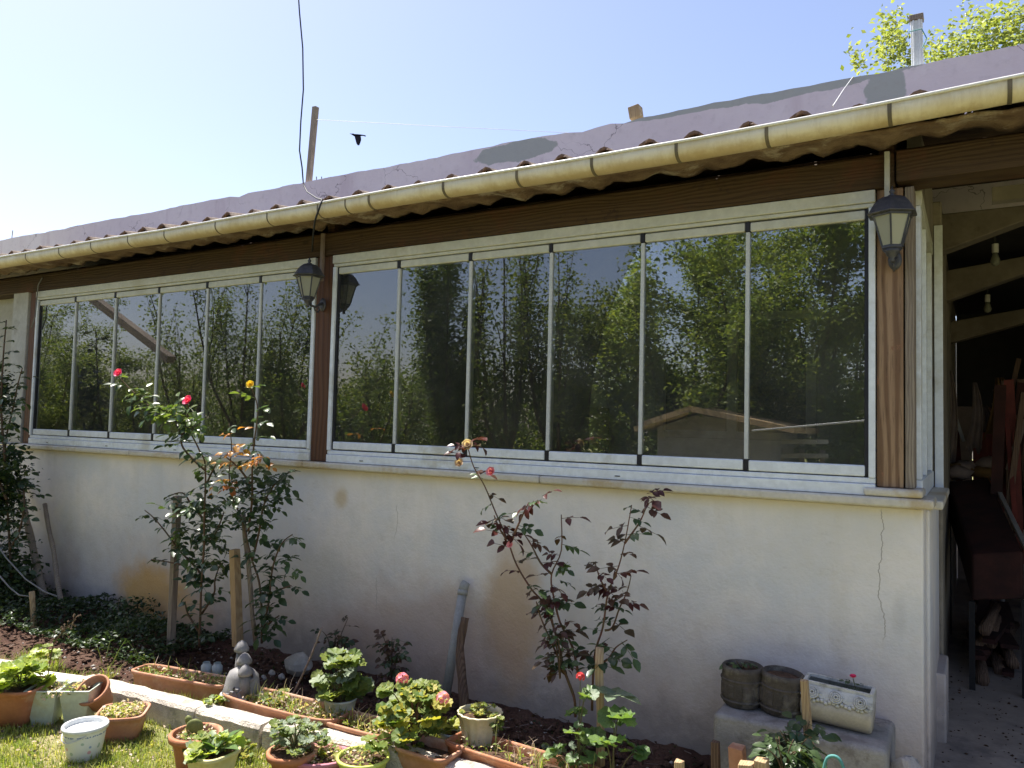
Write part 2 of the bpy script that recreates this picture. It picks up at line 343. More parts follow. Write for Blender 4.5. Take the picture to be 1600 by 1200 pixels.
M['inpot']=simple('potting_soil',(.14,.085,.06),(.07,.045,.03),40,.95,.9,.01,.1)
M['red']=simple('rusty_red_paint',(.17,.035,.026),(.10,.022,.018),6,.7,dirt=(.10,.04,.03))
M['cloth']=simple('mustard_cloth',(.17,.095,.032),(.12,.065,.022),6,.95)
M['palecloth']=simple('pale_cloth',(.26,.20,.17),(.2,.15,.13),6,.95)
M['plast']=simple('off_white_chair_plastic',(.34,.32,.29),(.30,.28,.25),6,.5)
M['rust']=simple('rusty_dark_cover',(.055,.02,.016),(.025,.012,.011),5,.9)
M['darkplaster']=simple('shade_dark_plaster',(.17,.14,.11),(.11,.09,.07),3,.9,dirt=(.05,.04,.03))  # white brackets painted dark so the colour carries the passage shade
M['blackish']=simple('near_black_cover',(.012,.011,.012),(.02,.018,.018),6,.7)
M['bulb']=simple('dusty_bulb_glass',(.16,.16,.12),(.12,.12,.10),6,.4)
M['curtain']=simple('grey_curtain',(.30,.30,.27),(.24,.24,.22),3,.95)
M['bark']=woodmat('tree_bark',(.12,.09,.065),(.07,.05,.04),'z',.95,bs=.9)
M['greenstem']=simple('green_stem',(.10,.12,.045),(.13,.09,.05),20,.6)
M['brownstem']=simple('brown_cane',(.12,.07,.045),(.08,.06,.03),20,.7)
M['redstem']=simple('reddish_stem',(.15,.06,.045),(.10,.08,.04),20,.6)
L={}
L['rose']=leafmat('rose_leaf',(.035,.07,.03),(.08,.13,.04),.25,.35,.5)
L['roselit']=leafmat('sunlit_tint_rose_leaf',(.06,.12,.03),(.14,.19,.05),.4,.3,.6)  # lighter rose leaf for the sunny shoots, sunlight put into the colour
L['red']=leafmat('dark_red_leaf',(.055,.016,.018),(.10,.03,.025),.25,.35,.4)
L['bronze']=leafmat('bronze_leaf',(.065,.05,.025),(.10,.045,.03),.3,.35,.4)
L['orange']=leafmat('orange_young_leaf',(.42,.13,.04),(.50,.26,.05),.4,.4,.4)
L['geran']=leafmat('geranium_leaf',(.10,.17,.04),(.22,.26,.06),.35,.5,.3)
L['geryel']=leafmat('yellowing_geranium_leaf',(.42,.36,.06),(.35,.36,.07),.4,.5,.3)
L['lettuce']=leafmat('bright_yellow_green_leaf',(.25,.36,.06),(.42,.48,.10),.45,.4,.4)
L['grey']=leafmat('grey_green_leaf',(.17,.23,.15),(.26,.31,.20),.3,.5,.3)
L['deep']=leafmat('deep_green_leaf',(.028,.055,.025),(.06,.095,.038),.25,.35,.4)
L['hib']=leafmat('mallow_leaf',(.10,.19,.06),(.19,.28,.10),.4,.4,.4)
L['cover']=leafmat('ground_cover_leaf',(.02,.042,.018),(.06,.085,.035),.3,.5,.3,pos=True)
L['tree']=leafmat('fruit_tree_leaf',(.11,.17,.055),(.23,.28,.09),.4,.45,.35,pos=True)
L['treep']=leafmat('pale_yellow_green_tree_leaf',(.26,.31,.13),(.42,.44,.22),.45,.45,.35,pos=True)
L['treey']=leafmat('sunlit_tree_leaf',(.16,.21,.05),(.30,.33,.09),.45,.45,.35,pos=True)
L['treed']=leafmat('dark_hedge_leaf',(.09,.14,.05),(.18,.23,.08),.35,.45,.35,pos=True)
L['grass']=leafmat('grass_blade',(.26,.31,.07),(.52,.49,.18),.4,.6,.2,pos=True)
L['weed']=leafmat('weed_blade',(.18,.27,.07),(.42,.42,.14),.4,.6,.2,pos=True)
L['pinkp']=leafmat('pink_petal',(.78,.05,.22),(.90,.14,.36),.4,.5,.3)
L['palep']=leafmat('pale_pink_petal',(.72,.22,.34),(.82,.42,.50),.4,.5,.3)
L['redp']=leafmat('red_petal',(.55,.03,.05),(.65,.08,.09),.4,.5,.3)
L['yelp']=leafmat('yellow_petal',(.75,.55,.03),(.85,.65,.10),.4,.5,.3)
L['peach']=leafmat('faded_cream_petal',(.65,.50,.40),(.75,.62,.52),.4,.5,.3)
L['cactus']=leafmat('cactus_skin',(.14,.17,.055),(.19,.21,.07),.05,.6,.3)

def soilmat(name,a,b,c3,sc=6.):
    t=NT(name); n1=t.noise(t.pos(),sc,7,.7); n2=t.noise(t.pos(),sc*12,4,.7)
    c=t.mix(t.rng(n1,.35,.65),a,b); c=t.mix(t.rng(t.noise(t.pos(),1.7,6,.7),.45,.6),c,c3); c=t.mix(t.rng(n2,.3,.7,0,.5),c,tuple(x*.5 for x in a))
    return t.done(c,.95,t.m_('ADD',n1,n2),.9,.02,.1)
M['soil']=soilmat('dark_bed_soil',(.11,.06,.045),(.07,.042,.033),(.13,.08,.06))
M['clod']=soilmat('soil_clods',(.15,.085,.06),(.08,.05,.038),(.19,.115,.085),12.)
M['lawn']=soilmat('lawn_earth',(.30,.29,.11),(.42,.36,.22),(.24,.26,.09))
M['concrete']=simple('passage_concrete',(.46,.38,.32),(.36,.30,.25),2.5,.85,.4,.008,.3,dirt=(.22,.19,.17))
# ================================================================ SETTING
mb=MB(); n=40
mb.add([(-60,-60,-.004),(60,-60,-.004),(60,60,-.004),(-60,60,-.004)],[(0,1,2,3)])
tag(obj('ground',mb,M['lawn']),None,None,kind='structure')
mb=MB().box((-.19,-.3,-.1),(4.5,11,.022)); tag(obj('passage_floor',mb,M['concrete'],bevel=.01),None,None,kind='structure')
# soil bed between kerb and wall
def kerb_y(x): return -.70-.135*(-2.3-x) if x<-2.3 else -.70+.02*(x+2.3)
xs=np.linspace(-9,-.15,190); ys=np.linspace(0,1,26)
V=[];
def hsh(x,y): return math.sin(x*13.1+_s(y*17))*.5+math.sin(x*37+y*29)*.3+math.sin(x*71-y*83)*.2
for x in xs:
    for t_ in ys:
        y=.02+(kerb_y(x)-.04-.02)*t_; V.append((x,y,.018+.016*hsh(x,y)+.018*U(-1,1)*.6+(.02 if t_<.2 else 0)))
nx,ny=len(xs),len(ys)
Fq=np.array([(i*ny+j,i*ny+j+1,(i+1)*ny+j+1,(i+1)*ny+j) for i in range(nx-1) for j in range(ny-1)])
o=npmesh('soil_bed',np.array(V),Fq[:,::-1],M['soil'],smooth=False); o['kind']='structure'
# clods
def clod_cloud(name,N,fn,smin,smax,mat,parent=None):
    ico=np.array([(0,0,1),(.9,0,.2),(.2,.85,.1),(-.8,.4,.15),(-.6,-.7,.1),(.4,-.8,.2),(0,0,-.7)]); fc=np.array([(0,1,2),(0,2,3),(0,3,4),(0,4,5),(0,5,1),(6,2,1),(6,3,2),(6,4,3),(6,5,4),(6,1,5)])
    Vs=[];Fs=[]
    for i in range(N):
        p=fn(); s=smin+(smax-smin)*RNG.random()**3; a=RNG.random()*6.28; c,q=math.cos(a),math.sin(a)
        v=ico*(1+RNG.normal(0,.18,ico.shape)); v=np.stack([v[:,0]*c-v[:,1]*q,v[:,0]*q+v[:,1]*c,v[:,2]*.7],1)*s+np.array(p); Vs.append(v); Fs.append(fc+7*i)
    o=npmesh(name,np.concatenate(Vs),np.concatenate(Fs),mat,parent,kind='stuff'); return o
def bedpt():
    x=U(-8.5,-.25); return (x,.0+(kerb_y(x))*U(.02,.97),.03)
tag(clod_cloud('soil_clods',5200,bedpt,.006,.032,M['clod']),'loose reddish brown soil clods lying in the shaded flower bed','soil',kind='stuff')

# ================================================================ VERANDA
house=thing('veranda','long glazed white plastered veranda with dark wooden posts and tiled lean-to roof','veranda',(-4,0,0))
ZS0,ZS1=1.322,1.366                         # sill slab
mb=MB().box((-9.5,0,-.15),(-.19,.22,ZS0))
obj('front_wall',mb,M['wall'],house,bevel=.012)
mb=MB().box((-.385,.223,-.15),(-.175,1.32,1.30)); mb.box((-.385,.9,-.15),(-.13,1.32,.38)); obj('side_wall',mb,M['wall'],house,bevel=.012)
# marble sill in slabs with joints
xs_=[-7.64,-5.9,-3.95,-2.1,-.145]
for a,b in zip(xs_,xs_[1:]):
    mb=MB().box((a+.002,-.055,ZS0+.001),(b-.002,.225,ZS1)); obj('sill_slab',mb,M['sill'],house,bevel=.012,seg=3)
mb=MB().box((-.43,-.045,ZS1+.001),(-.19,.2,ZS1+.04)); obj('corner_slab',mb,M['sill'],house,bevel=.014,seg=3)
mb=MB().box((-.30,.23,1.302),(-.12,1.3,1.345)); obj('sill_slab',mb,M['sill'],house,bevel=.01)
# posts
zt=2.775
obj('post',MB().box((-.378,-.01,ZS1+.042),(-.268,.13,zt)),M['postwood'],house,bevel=.006)
obj('post',MB().box((-3.905,-.02,ZS1+.003),(-3.755,.13,zt)),M['postdark'],house,bevel=.006)
obj('post',MB().box((-7.57,-.02,ZS1+.003),(-7.465,.13,zt)),M['postdark'],house,bevel=.006)
o=obj('post',MB().box((-.262,-.006,ZS1+.042),(-.224,.13,zt)),M['greywood'],house,bevel=.004)
# beams
obj('beam',MB().box((-8.6,-.035,zt+.001),(-.30,.15,2.932)),M['beamwood'],house,bevel=.008)
obj('beam',MB().box((-.295,-.05,zt+.015),(4.2,.13,2.935)),M['beamwood'],house,bevel=.008)
obj('rafter',MB().bar((-.34,.02,2.99),(-.34,1.2,3.10),.07,.10),M['beamwood'],house,bevel=.006)
obj('rafter',MB().bar((-3.83,.02,2.99),(-3.83,1.2,3.10),.07,.09),M['beamwood'],house,bevel=.006)
obj('rafter',MB().bar((1.0,.02,2.99),(1.0,1.2,3.10),.07,.10),M['beamwood'],house,bevel=.006)
obj('batten',MB().box((-9.2,.06,2.934),(4.2,.12,2.975)),M['battenwood'],house,bevel=.004)
# windows
def window(xa,xb,a,w,np_):
    """frame from xa to xb, joints at a+w*i"""
    z0,z1=ZS1+.002,2.773
    f=MB().box((xa,-.03,z0),(xb,.06,z0+.052)); f.box((xa,-.02,z0+.053),(xb,.055,1.447))
    win=obj('window',f,M['alu'],house,bevel=.004)
    # top track, its two steps
    tt=MB().box((xa,-.035,2.715),(xb,.065,z1)); tt.box((xa+.003,-.024,2.694),(xb-.003,.055,2.714)); obj('top_track',tt,M['aluold'],win,bevel=.004)
    for s,x in((1,xa),(-1,xb)):
        j=MB().box((min(x,x+s*.028),-.028,1.448),(max(x,x+s*.028),.055,2.693)); obj('jamb',j,M['alu'],win,bevel=.003)
    xs2=[xa+.032]+[a+w*i for i in range(1,np_)]+[xb-.032]
    for i in range(np_):
        x0,x1=xs2[i],xs2[i+1]; g=.006 if 0<i else .0
        dz=U(-.002,.002)
        br=MB().box((x0+.012,-.018,1.4535+dz),(x1-.012,.022,1.505+dz)); obj('bottom_rail',br,M['alu'],win,bevel=.007,seg=3)
        tr=MB().box((x0+.012,-.018,2.642+dz),(x1-.012,.022,2.688+dz)); obj('top_rail',tr,M['aluold'],win,bevel=.007,seg=3)
        ang=R(U(-.25,.25)); rot=Matrix.Rotation(ang,3,'Z')@Matrix.Rotation(R(U(-.15,.15)),3,'X')
        gl=MB().box((x0+.004,-.002,1.500),(x1-.004,.006,2.646),rot); obj('pane',gl,M['glass'],win)
        if i<np_-1:
            st=MB().box((x1-.0095,-.014,1.508),(x1+.0095,.018,2.640)); obj('edge_strip',st,M['strip'],win,bevel=.002)
            for za,zb in((1.4535,1.507),(2.641,2.690)): obj('rail_end_cap',MB().box((x1-.011,-.021,za),(x1+.011,.024,zb)),M['seal'],win,bevel=.002)
    for x in (xa+.038,xb-.038):
        st=MB().box((x-.009,-.012,1.4535),(x+.009,.02,2.69)); obj('seal_strip',st,M['seal'],win,bevel=.001)
    for k in range(int((xb-xa)/.9)):
        st=MB().box((xa+.3+k*.9,-.0325,z0+.018),(xa+.33+k*.9,-.029,z0+.023)); obj('drain_slot',st,M['seal'],win)
    return win
window(-7.46,-3.91,-7.432,.5916,6)
window(-3.75,-.382,-3.740,.5553,6)
# side window frames above the side wall
sw=obj('window',MB().box((-.262,.135,1.347),(-.20,1.30,1.44)),M['alu'],house,bevel=.004)
for y0,w_ in((.135,.05),(.215,.03),(.62,.03),(1.22,.07)): obj('jamb',MB().box((-.255,y0,1.442),(-.205,y0+w_,2.72)),M['alu'],sw,bevel=.003)
obj('top_track',MB().box((-.262,.135,2.722),(-.20,1.30,2.79)),M['aluold'],sw,bevel=.003)
for y0,y1 in((.246,.619),(.651,1.219)): obj('pane',MB().box((-.233,y0,1.443),(-.226,y1,2.72)),M['glass'],sw)
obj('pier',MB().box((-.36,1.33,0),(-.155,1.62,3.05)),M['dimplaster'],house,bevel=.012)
obj('jamb_trim',MB().box((-.195,1.315,1.30),(-.15,1.328,2.9)),M['alu'],house,bevel=.002)
# left return: white painted panel beside the left post
obj('end_panel',MB().box((-7.86,-.03,ZS1+.01),(-7.60,.02,2.80)),M['plaster'],house,bevel=.006)
obj('end_wall',MB().box((-9.5,.12,ZS0+.01),(-7.88,.2,2.86)),M['plaster'],house)
# conduits on posts
obj('conduit',MB().box((-3.845,-.06,2.60),(-3.822,-.037,2.93)),M['palecloth'],house,bevel=.003)
obj('conduit',MB().box((-.34,-.075,2.66),(-.318,-.052,2.93)),M['plaster'],house,bevel=.003)
p0=at(62,438,-.05); pts=[at(x,y,-.05) for x,y in((66,434),(60,445),(57,470),(55,495),(49,512))]
obj('cable',MB().tube(pts,.006,6),M['greycable'],house,smooth=True)
# gutter
gx0,gx1=-10.5,4.3
prof=[]
for k in range(13):
    an=PI*k/12; prof.append((-.42+.052*(1-_c(an)) ,2.970-.042*_s(an)))
prof=[(-.42,3.002)]+prof+[(-.316,2.996)]
gdz=lambda x:.003*_s(x*1.7)+.002*_s(x*4.1)+.022*max(0,x+1.1)
mb=MB()
vs=[];
segx=np.linspace(gx0,gx1,75)
for x in segx:
    for y,z in prof: vs.append((x,y,z+gdz(x)))
k=len(prof)
fs=[(i*k+j,(i+1)*k+j,(i+1)*k+j+1,i*k+j+1) for i in range(len(segx)-1) for j in range(k-1)]
mb.add(vs,fs)
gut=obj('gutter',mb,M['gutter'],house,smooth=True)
sm=gut.modifiers.new('s','SOLIDIFY'); sm.thickness=.004
obj('gutter_lip',MB().tube([(x,-.426,3.004+gdz(x)) for x in segx],.0075,8),M['lip'],gut,smooth=True)
for px,py in((40,408),(92,398),(142,388),(200,376),(257,366),(337,350),(418,334),(497,320),(540,314),(577,308),(693,288),(808,266),(925,248),(1057,228),(1198,196),(1390,168),(1578,132)):
    x=at(px,py,-.42).x; w=.016 if px>560 else .009
    mb=MB(); vs=[]; dz=gdz(x)
    for xx in(x-w/2,x+w/2):
        for y,z in prof:
            c=Vector((y+.368,z-2.975)); c=c*(1+.0045/max(c.length,.01)); vs.append((xx,c.x-.368,c.y+2.975+dz))
    mb.add(vs,[(j,k+j,k+j+1,j+1) for j in range(k-1)])
    o=obj('gutter_strap',mb,M['strap'],gut); s_=o.modifiers.new('s','SOLIDIFY'); s_.thickness=.002
# roof and tiles
sl=math.tan(R(8)); roofz=lambda y:2.990+(y+.36)*sl
rb=MB(); rb.add([(-10.5,.10,roofz(.1)-.01),(4.3,.10,roofz(.1)-.01),(4.3,2.02,roofz(2.02)-.01),(-10.5,2.02,roofz(2.02)-.01)],[(0,1,2,3)])
rb.add([(-10.5,.10,roofz(.1)+.02),(4.3,.10,roofz(.1)+.02),(4.3,2.02,roofz(2.02)+.02),(-10.5,2.02,roofz(2.02)+.02)],[(0,1,2,3)])
roof=obj('roof',rb,M['battenwood'],house)
def tilemesh(seed):
    rr=random.Random(seed); mb=MB(); W_=.235; Lc=.33; nx_=10
    for top in(0,1):
        for j,yy in enumerate((0,Lc*.5,Lc)):
            for i in range(nx_+1):
                u=i/nx_; z=.062*max(0,_s(PI*min(1,u/.58)))**.8 if u<.58 else -.022*_s(PI*(u-.58)/.42)
                mb.v.append((u*W_+rr.uniform(-.001,.001),yy+ (rr.uniform(-.006,.006) if j!=1 else 0),z+(.013 if top else 0)+yy*sl+rr.uniform(-.001,.001)))
    N=nx_+1
    for j in range(2):
        for i in range(nx_):
            a=j*N+i; mb.f.append((a,a+N,a+N+1,a+1)); b=a+3*N; mb.f.append((b,b+1,b+N+1,b+N))
    for i in range(nx_):
        mb.f.append((i,i+1,3*N+i+1,3*N+i)); a=2*N+i; mb.f.append((a,3*N+a,3*N+a+1,a+1))
    mb.f.append((0,3*N,4*N,N)); mb.mi=[0]*len(mb.f)
    b=len(mb.v); hs=[(u/12*W_*.58,.02,.055*_s(PI*u/12)**.8) for u in range(13)]; mb.v+=hs+[(x,y,-.012) for x,y,z in hs]
    mb.f.append(tuple(b+i for i in range(13))[::-1]+tuple()); mb.mi.append(1)  # near-black face paints the shade inside the hump opening
    return mb.mesh('roof_tile',[M['tile'],M['blackish']],smooth=False)
tms=[tilemesh(i) for i in range(4)]
for cidx,y0 in enumerate((-.355,-.085,.18)):
    nt_=60
    for i in range(nt_):
        x=-10.2+i*.237+U(-.008,.008)+.01*cidx
        if x>3.6: continue
        o=bpy.data.objects.new('roof_tile',random.choice(tms)); COL.objects.link(o); o.parent=roof
        o.location=Vector((x,y0+U(-.012,.012),roofz(y0)+.004+.012*(cidx>0)+U(-.004,.006)))-wloc(roof)
        o.rotation_euler=(R(U(-1,1)),R(U(-2.5,2.5)),R(U(-2,2)))
# mottled mortar bedding under the tiles, its back edge wavy
xs2=np.arange(-9.4,4.2,.022); ysm=np.linspace(-.31,-.085,7); V=[]; rm_=np.random.default_rng(12)
ph=np.cumsum(rm_.normal(0,.10,len(xs2)))
for i,x in enumerate(xs2):
    for j,y in enumerate(ysm):
        wv=.013*_s(2*PI*x/.235+ph[i]*.9)+.007*_s(x*13.7+ph[i]*2)+.004*_s(x*51+y*20)+rm_.normal(0,.002)
        V.append((x,y+(.018*_s(x*9.)+.008*_s(x*31) if j==6 else 0),2.955+(y+.31)*.07+wv*(.3+.7*j/6)))
n1,n2=len(xs2),7; Fq=np.array([(i*n2+j,i*n2+j+1,(i+1)*n2+j+1,(i+1)*n2+j) for i in range(n1-1) for j in range(n2-1)])
o=npmesh('mortar_bedding',np.array(V),Fq,M['mortar'],roof,smooth=True); s_=o.modifiers.new('s','SOLIDIFY'); s_.thickness=.012; s_.offset=1
# lilac upper wall
pt=at(1366,114,2.); zt2=pt.z
prof=[]; xx=-14.
random.seed(3)
while xx<5:
    prof.append((xx,zt2+.005*_s(xx*3)+U(-.006,.006)-(.02 if U(0,1)<.05 else 0))); xx+=U(.05,.16)
mb=MB().prism([(5,2.7),(-14,2.7)][::-1][::-1][:0]+[(-14,2.7)]+prof+[(5,3.13),(-.36,3.13),(-.36,2.7)],2.,2.18)
obj('upper_wall',mb,M['purple'],house)
# room behind the glass
obj('light_seal_panel',MB().box((-.262,.135,2.792),(-.20,1.325,3.10)),M['dimplaster'],house)  # panel added to shut out daylight above the side window
obj('back_wall',MB().box((-7.6,2.001,0),(-.3,2.12,2.69)).box((-7.6,1.97,.3),(-.38,1.999,3.17)),M['inwall'],house)
obj('room_floor',MB().box((-7.6,.225,.2),(-.39,2.0,.3)),M['dimplaster'],house)
obj('left_room_wall',MB().box((-7.72,.23,0),(-7.6,2.0,2.93)),M['inwall'],house)
obj('right_room_wall',MB().box((-.38,1.33,1.3),(-.361,2.0,3.05)),M['inwall'],house)
obj('ceiling_board',MB().add([(-7.6,.16,2.89),(-.4,.16,2.89),(-.4,2.0,3.20),(-7.6,2.0,3.20)],[(0,1,2,3)]),M['battenwood'],house)
def inner_window(pxa,pya,pxb,pyb,cols,tr):
    a=at(pxa,pya,1.93); b=at(pxb,pyb,1.93); x0,x1=a.x,b.x; z1,z0=max(a.z,b.z),min(a.z,b.z)
    w=obj('inner_window',MB().box((x0,1.955,z0),(x1,1.968,z1)),M['seal'],house)
    for i in range(cols+1):
        x=x0+(x1-x0)*i/cols; obj('window_bar',MB().box((x-.035,1.90,z0),(x+.035,1.954,z1)),M['plaster'],w)
    for z in(z0+.03,z0+(z1-z0)*tr,z1-.03): obj('window_bar',MB().box((x0+.036,1.91,z-.028),(x1-.036,1.953,z+.028)),M['plaster'],w)


inner_window(1035,432,1268,690,2,.72)
inner_window(640,450,720,660,1,.7)
# ================================================================ room furniture seen dimly through the glass
def dim_cabinet(px,py,y,w,h,d,mat,label):
    p=at(px,py,y); r=thing('cupboard',label,'cupboard',(p.x,y,.3))
    obj('carcass',MB().box((p.x,y,.3),(p.x+w,y+d,.3+h)),mat,r,bevel=.006)
    obj('door',MB().box((p.x+.01,y-.018,.34),(p.x+w/2-.004,y-.001,.28+h)),mat,r,bevel=.003)
    obj('door',MB().box((p.x+w/2+.004,y-.018,.34),(p.x+w-.01,y-.001,.28+h)),mat,r,bevel=.003)
dim_cabinet(800,612,1.35,.62,1.5,.5,M['dimplaster'],'pale low cupboard standing dimly behind the middle window panes')
dim_cabinet(175,600,1.2,1.1,1.35,.5,M['brownwood'],'dark brown cupboard behind the second and third left panes')
cu=thing('curtain','grey curtain gathered behind the leftmost window pane','curtain',(-7.3,.5,.4))
mb=MB(); pts=[(-7.55+.012*i, .45+.03*_s(i*1.1)) for i in range(46)]
mb.add([(x,y,z) for z in(.4,2.9) for x,y in pts],[(i,i+1,46+i+1,46+i) for i in range(45)]); obj('fabric',mb,M['curtain'],cu,smooth=True)

# ================================================================ LANTERNS
def lantern(loc,label):
    r=thing('wall_lantern',label,'lantern',(0,0,0),'wall lanterns on the veranda posts')
    n=6; ph=.5
    f=MB()
    f.lathe([(.05,-.006),(.058,0),(.058,.012),(.05,.018)],(0,0,0),n,ph=ph)         # bottom ring
    f.lathe([(.112,.172),(.112,.186),(.098,.19)],(0,0,0),n,ph=ph)
    for j in range(n):
        an=2*PI*(j+ph)/n; f.tube([(.056*_c(an),.056*_s(an),.012),(.102*_c(an),.102*_s(an),.176)],.0055,5)
    obj('frame',f,M['lampmetal'],r)
    for j in range(n):
        a0=2*PI*(j+ph)/n; a1=2*PI*(j+1+ph)/n
        vs=[]
        for q,z in((.053,.014),(.099,.174)):
            for a in(a0,a1): vs.append((q*_c(a),q*_s(a),z))
        obj('glass_panel',MB().add(vs,[(0,1,3,2)]),M['frost'],r)
    c=MB().lathe([(.135,.184),(.138,.19),(.128,.197),(.118,.215),(.100,.245),(.078,.27),(.055,.283),(.03,.29)],(0,0,0),n,ph=ph)
    obj('cap',c,M['lampmetal'],r,bevel=.002)
    obj('finial',MB().lathe([(.02,.288),(.022,.296),(.009,.302),(.014,.312),(.016,.32),(.006,.332),(.003,.348)],n=10),M['lampmetal'],r,smooth=True)
    obj('socket',MB().lathe([(.02,.0),(.02,.05),(.016,.055)],n=10),M['lampmetal'],r)
    obj('bulb',MB().lathe([(.012,.055),(.024,.08),(.028,.1),(.02,.12),(.004,.13)],n=12),M['bulb'],r,smooth=True)
    b=MB().lathe([(.006,-.075),(.016,-.066),(.01,-.055),(.026,-.04),(.034,-.024),(.05,-.006)],n=12); obj('lower_boss',b,M['lampmetal'],r,smooth=True)
    s=MB(); s.tube([(0,.0,-.02),(0,.04,-.055),(0,.09,-.06),(0,.13,-.035),(0,.165,-.02)],[.012,.011,.010,.011,.013],8)
    s.tube([(0,.07,-.055),(0,.085,-.09),(0,.115,-.10),(0,.135,-.08),(0,.12,-.065)],.007,6)
    obj('arm',s,M['lampmetal'],r,smooth=True)
    obj('wall_plate',MB().lathe([(.03,-.0),(.036,.004),(.036,.012),(.02,.016)],(0,.178,-.03),14,sy=1.6,rot=Matrix.Rotation(R(90),3,'X')),M['lampmetal'],r,smooth=True)
    r.location=loc; r.scale=(.8,.8,.8); return r
l1=lantern((0,0,0),'dark metal wall lantern on the grained brown post at the right corner')
p=at(1394,362,-.165); l1.location=p-Vector((0,.0,.075))
l2=lantern((0,0,0),'dark metal wall lantern with pale panes on the middle post')
p=at(482,450,-.175); l2.location=p-Vector((0,0,.07))

# ================================================================ THINGS ON AND ABOVE THE ROOF
def up_bar(name,label,cat,pa,pb,y,w,mat,dp=None,jit=.002,**k):
    a=at(*pa,y); b=at(*pb,y); mb=MB().bar(a,b,w,dp or w,up=(0,1,0),jit=jit)
    return one(name,mb,mat,label,cat,bevel=.003,**k)
up_bar('wooden_pole','weathered grey wooden batten leaning upright above the roof near the hanging cable','pole',(481,300),(493,167),2.10,.055,M['greywood'])
up_bar('wooden_stub','short pale wooden stub sticking up from the lilac wall','post',(995,186),(992,168),2.10,.095,M['stakewood'])
wp=thing('plastic_pole','white ribbed plastic pole with a dark cap above the lilac wall','pole',at(1434,104,2.12))
a=at(1434,110,2.12); b=at(1432,34,2.12)
mb=MB().bar(a,b,.075,.06,up=(0,1,0))
for s_ in(-.018,.018): mb.bar(a+Vector((s_,-.033,0)),b+Vector((s_,-.033,0)),.014,.01,up=(0,1,0))
obj('shaft',mb,M['whitepvc'],wp,bevel=.004); obj('cap',MB().box(tuple(b-Vector((.045,.04,0))),tuple(b+Vector((.045,.04,.04)))),M['greywood'],wp,bevel=.004)
obj('string',MB().tube([at(x,y,2.05) for x,y in((1420,50),(1440,45),(1448,60),(1441,75))],.004,5),M['greenstring'],wp)
for px,w_ in((495,'nearer to the wooden batten'),(503,'farther from the wooden batten')): one('rebar',MB().tube([at(px,290,2.1),at(px-.5,276,2.1)],.005,5),M['strap'],'short thin rod on the wall top, the one '+w_,'rod','thin rods on the wall top')
one('rebar',MB().tube([at(18,377,2.1),at(20,360,2.1)],.006,5),M['strap'],'single thin rod on the wall top at the far left','rod','thin rods on the wall top')
pts=[(464,-40),(468,20),(473,75),(474,140),(470,190),(468,235),(472,262),(474,288)]
pw=[at(x,y,.6) for x,y in pts]+[at(480,300,.2),at(495,310,-.3),at(503,312,-.43),at(500,322,-.445),at(492,345,-.43),at(489,372,-.2),at(488,392,-.05)]
one('hanging_cable',MB().tube(pw,[.006]*len(pw),6),M['cable'],'twisted black cable hanging from above and looped over the gutter','cable',smooth=True)
one('overhead_line',MB().tube([at(495,187,2.),at(700,198,2.4),at(900,208,3.)],.0022,4),M['string'],'thin pale line stretched from the wooden batten across the sky','line')
one('pale_string',MB().tube([at(1332,121,2.0),at(1318,140,1.6),at(1305,160,.5),at(1301,166,-.3)],.004,5),M['string'],'pale string hanging over the grey patch of the lilac wall','string')
# crow
def crow():
    d=9.; c=at(558,214,d); k=1/ppm(c)
    r=thing('crow','small black bird flying with its wings down beside the wooden batten','bird',c)
    q=lambda px,py,dy=0:at(px,py,d+dy)
    b=MB(); path=[(546.5,209),(549,209.3),(551.5,210),(553.5,211),(557,212),(561,212),(564,211.3),(567.5,211.5),(571,212.5)]
    b.tube([q(*p_) for p_ in path],[x*k for x in(.25,.6,1.5,1.7,2.5,2.2,1.2,.9,1.0)],8)
    for dy,sx in((-.05,0),(.06,1.5)):        # wings, thick sheets joined into the body
        o0=[(554,213),(563,213),(562+sx,218),(560.5+sx,223),(558.8+sx,227),(556.8+sx,224),(555.5+sx,219)]
        n=len(o0); vs=[q(x,y,dy+(y-213)*.012*(1 if dy>0 else -1)) for x,y in o0]; vs+=[v+Vector((0,.02,0)) for v in vs]
        b.add(vs,[tuple(range(n)),tuple(range(2*n-1,n-1,-1))]+[(i,n+i,n+(i+1)%n,(i+1)%n) for i in range(n)])
    obj('body',b,M['feather'],r)
crow()

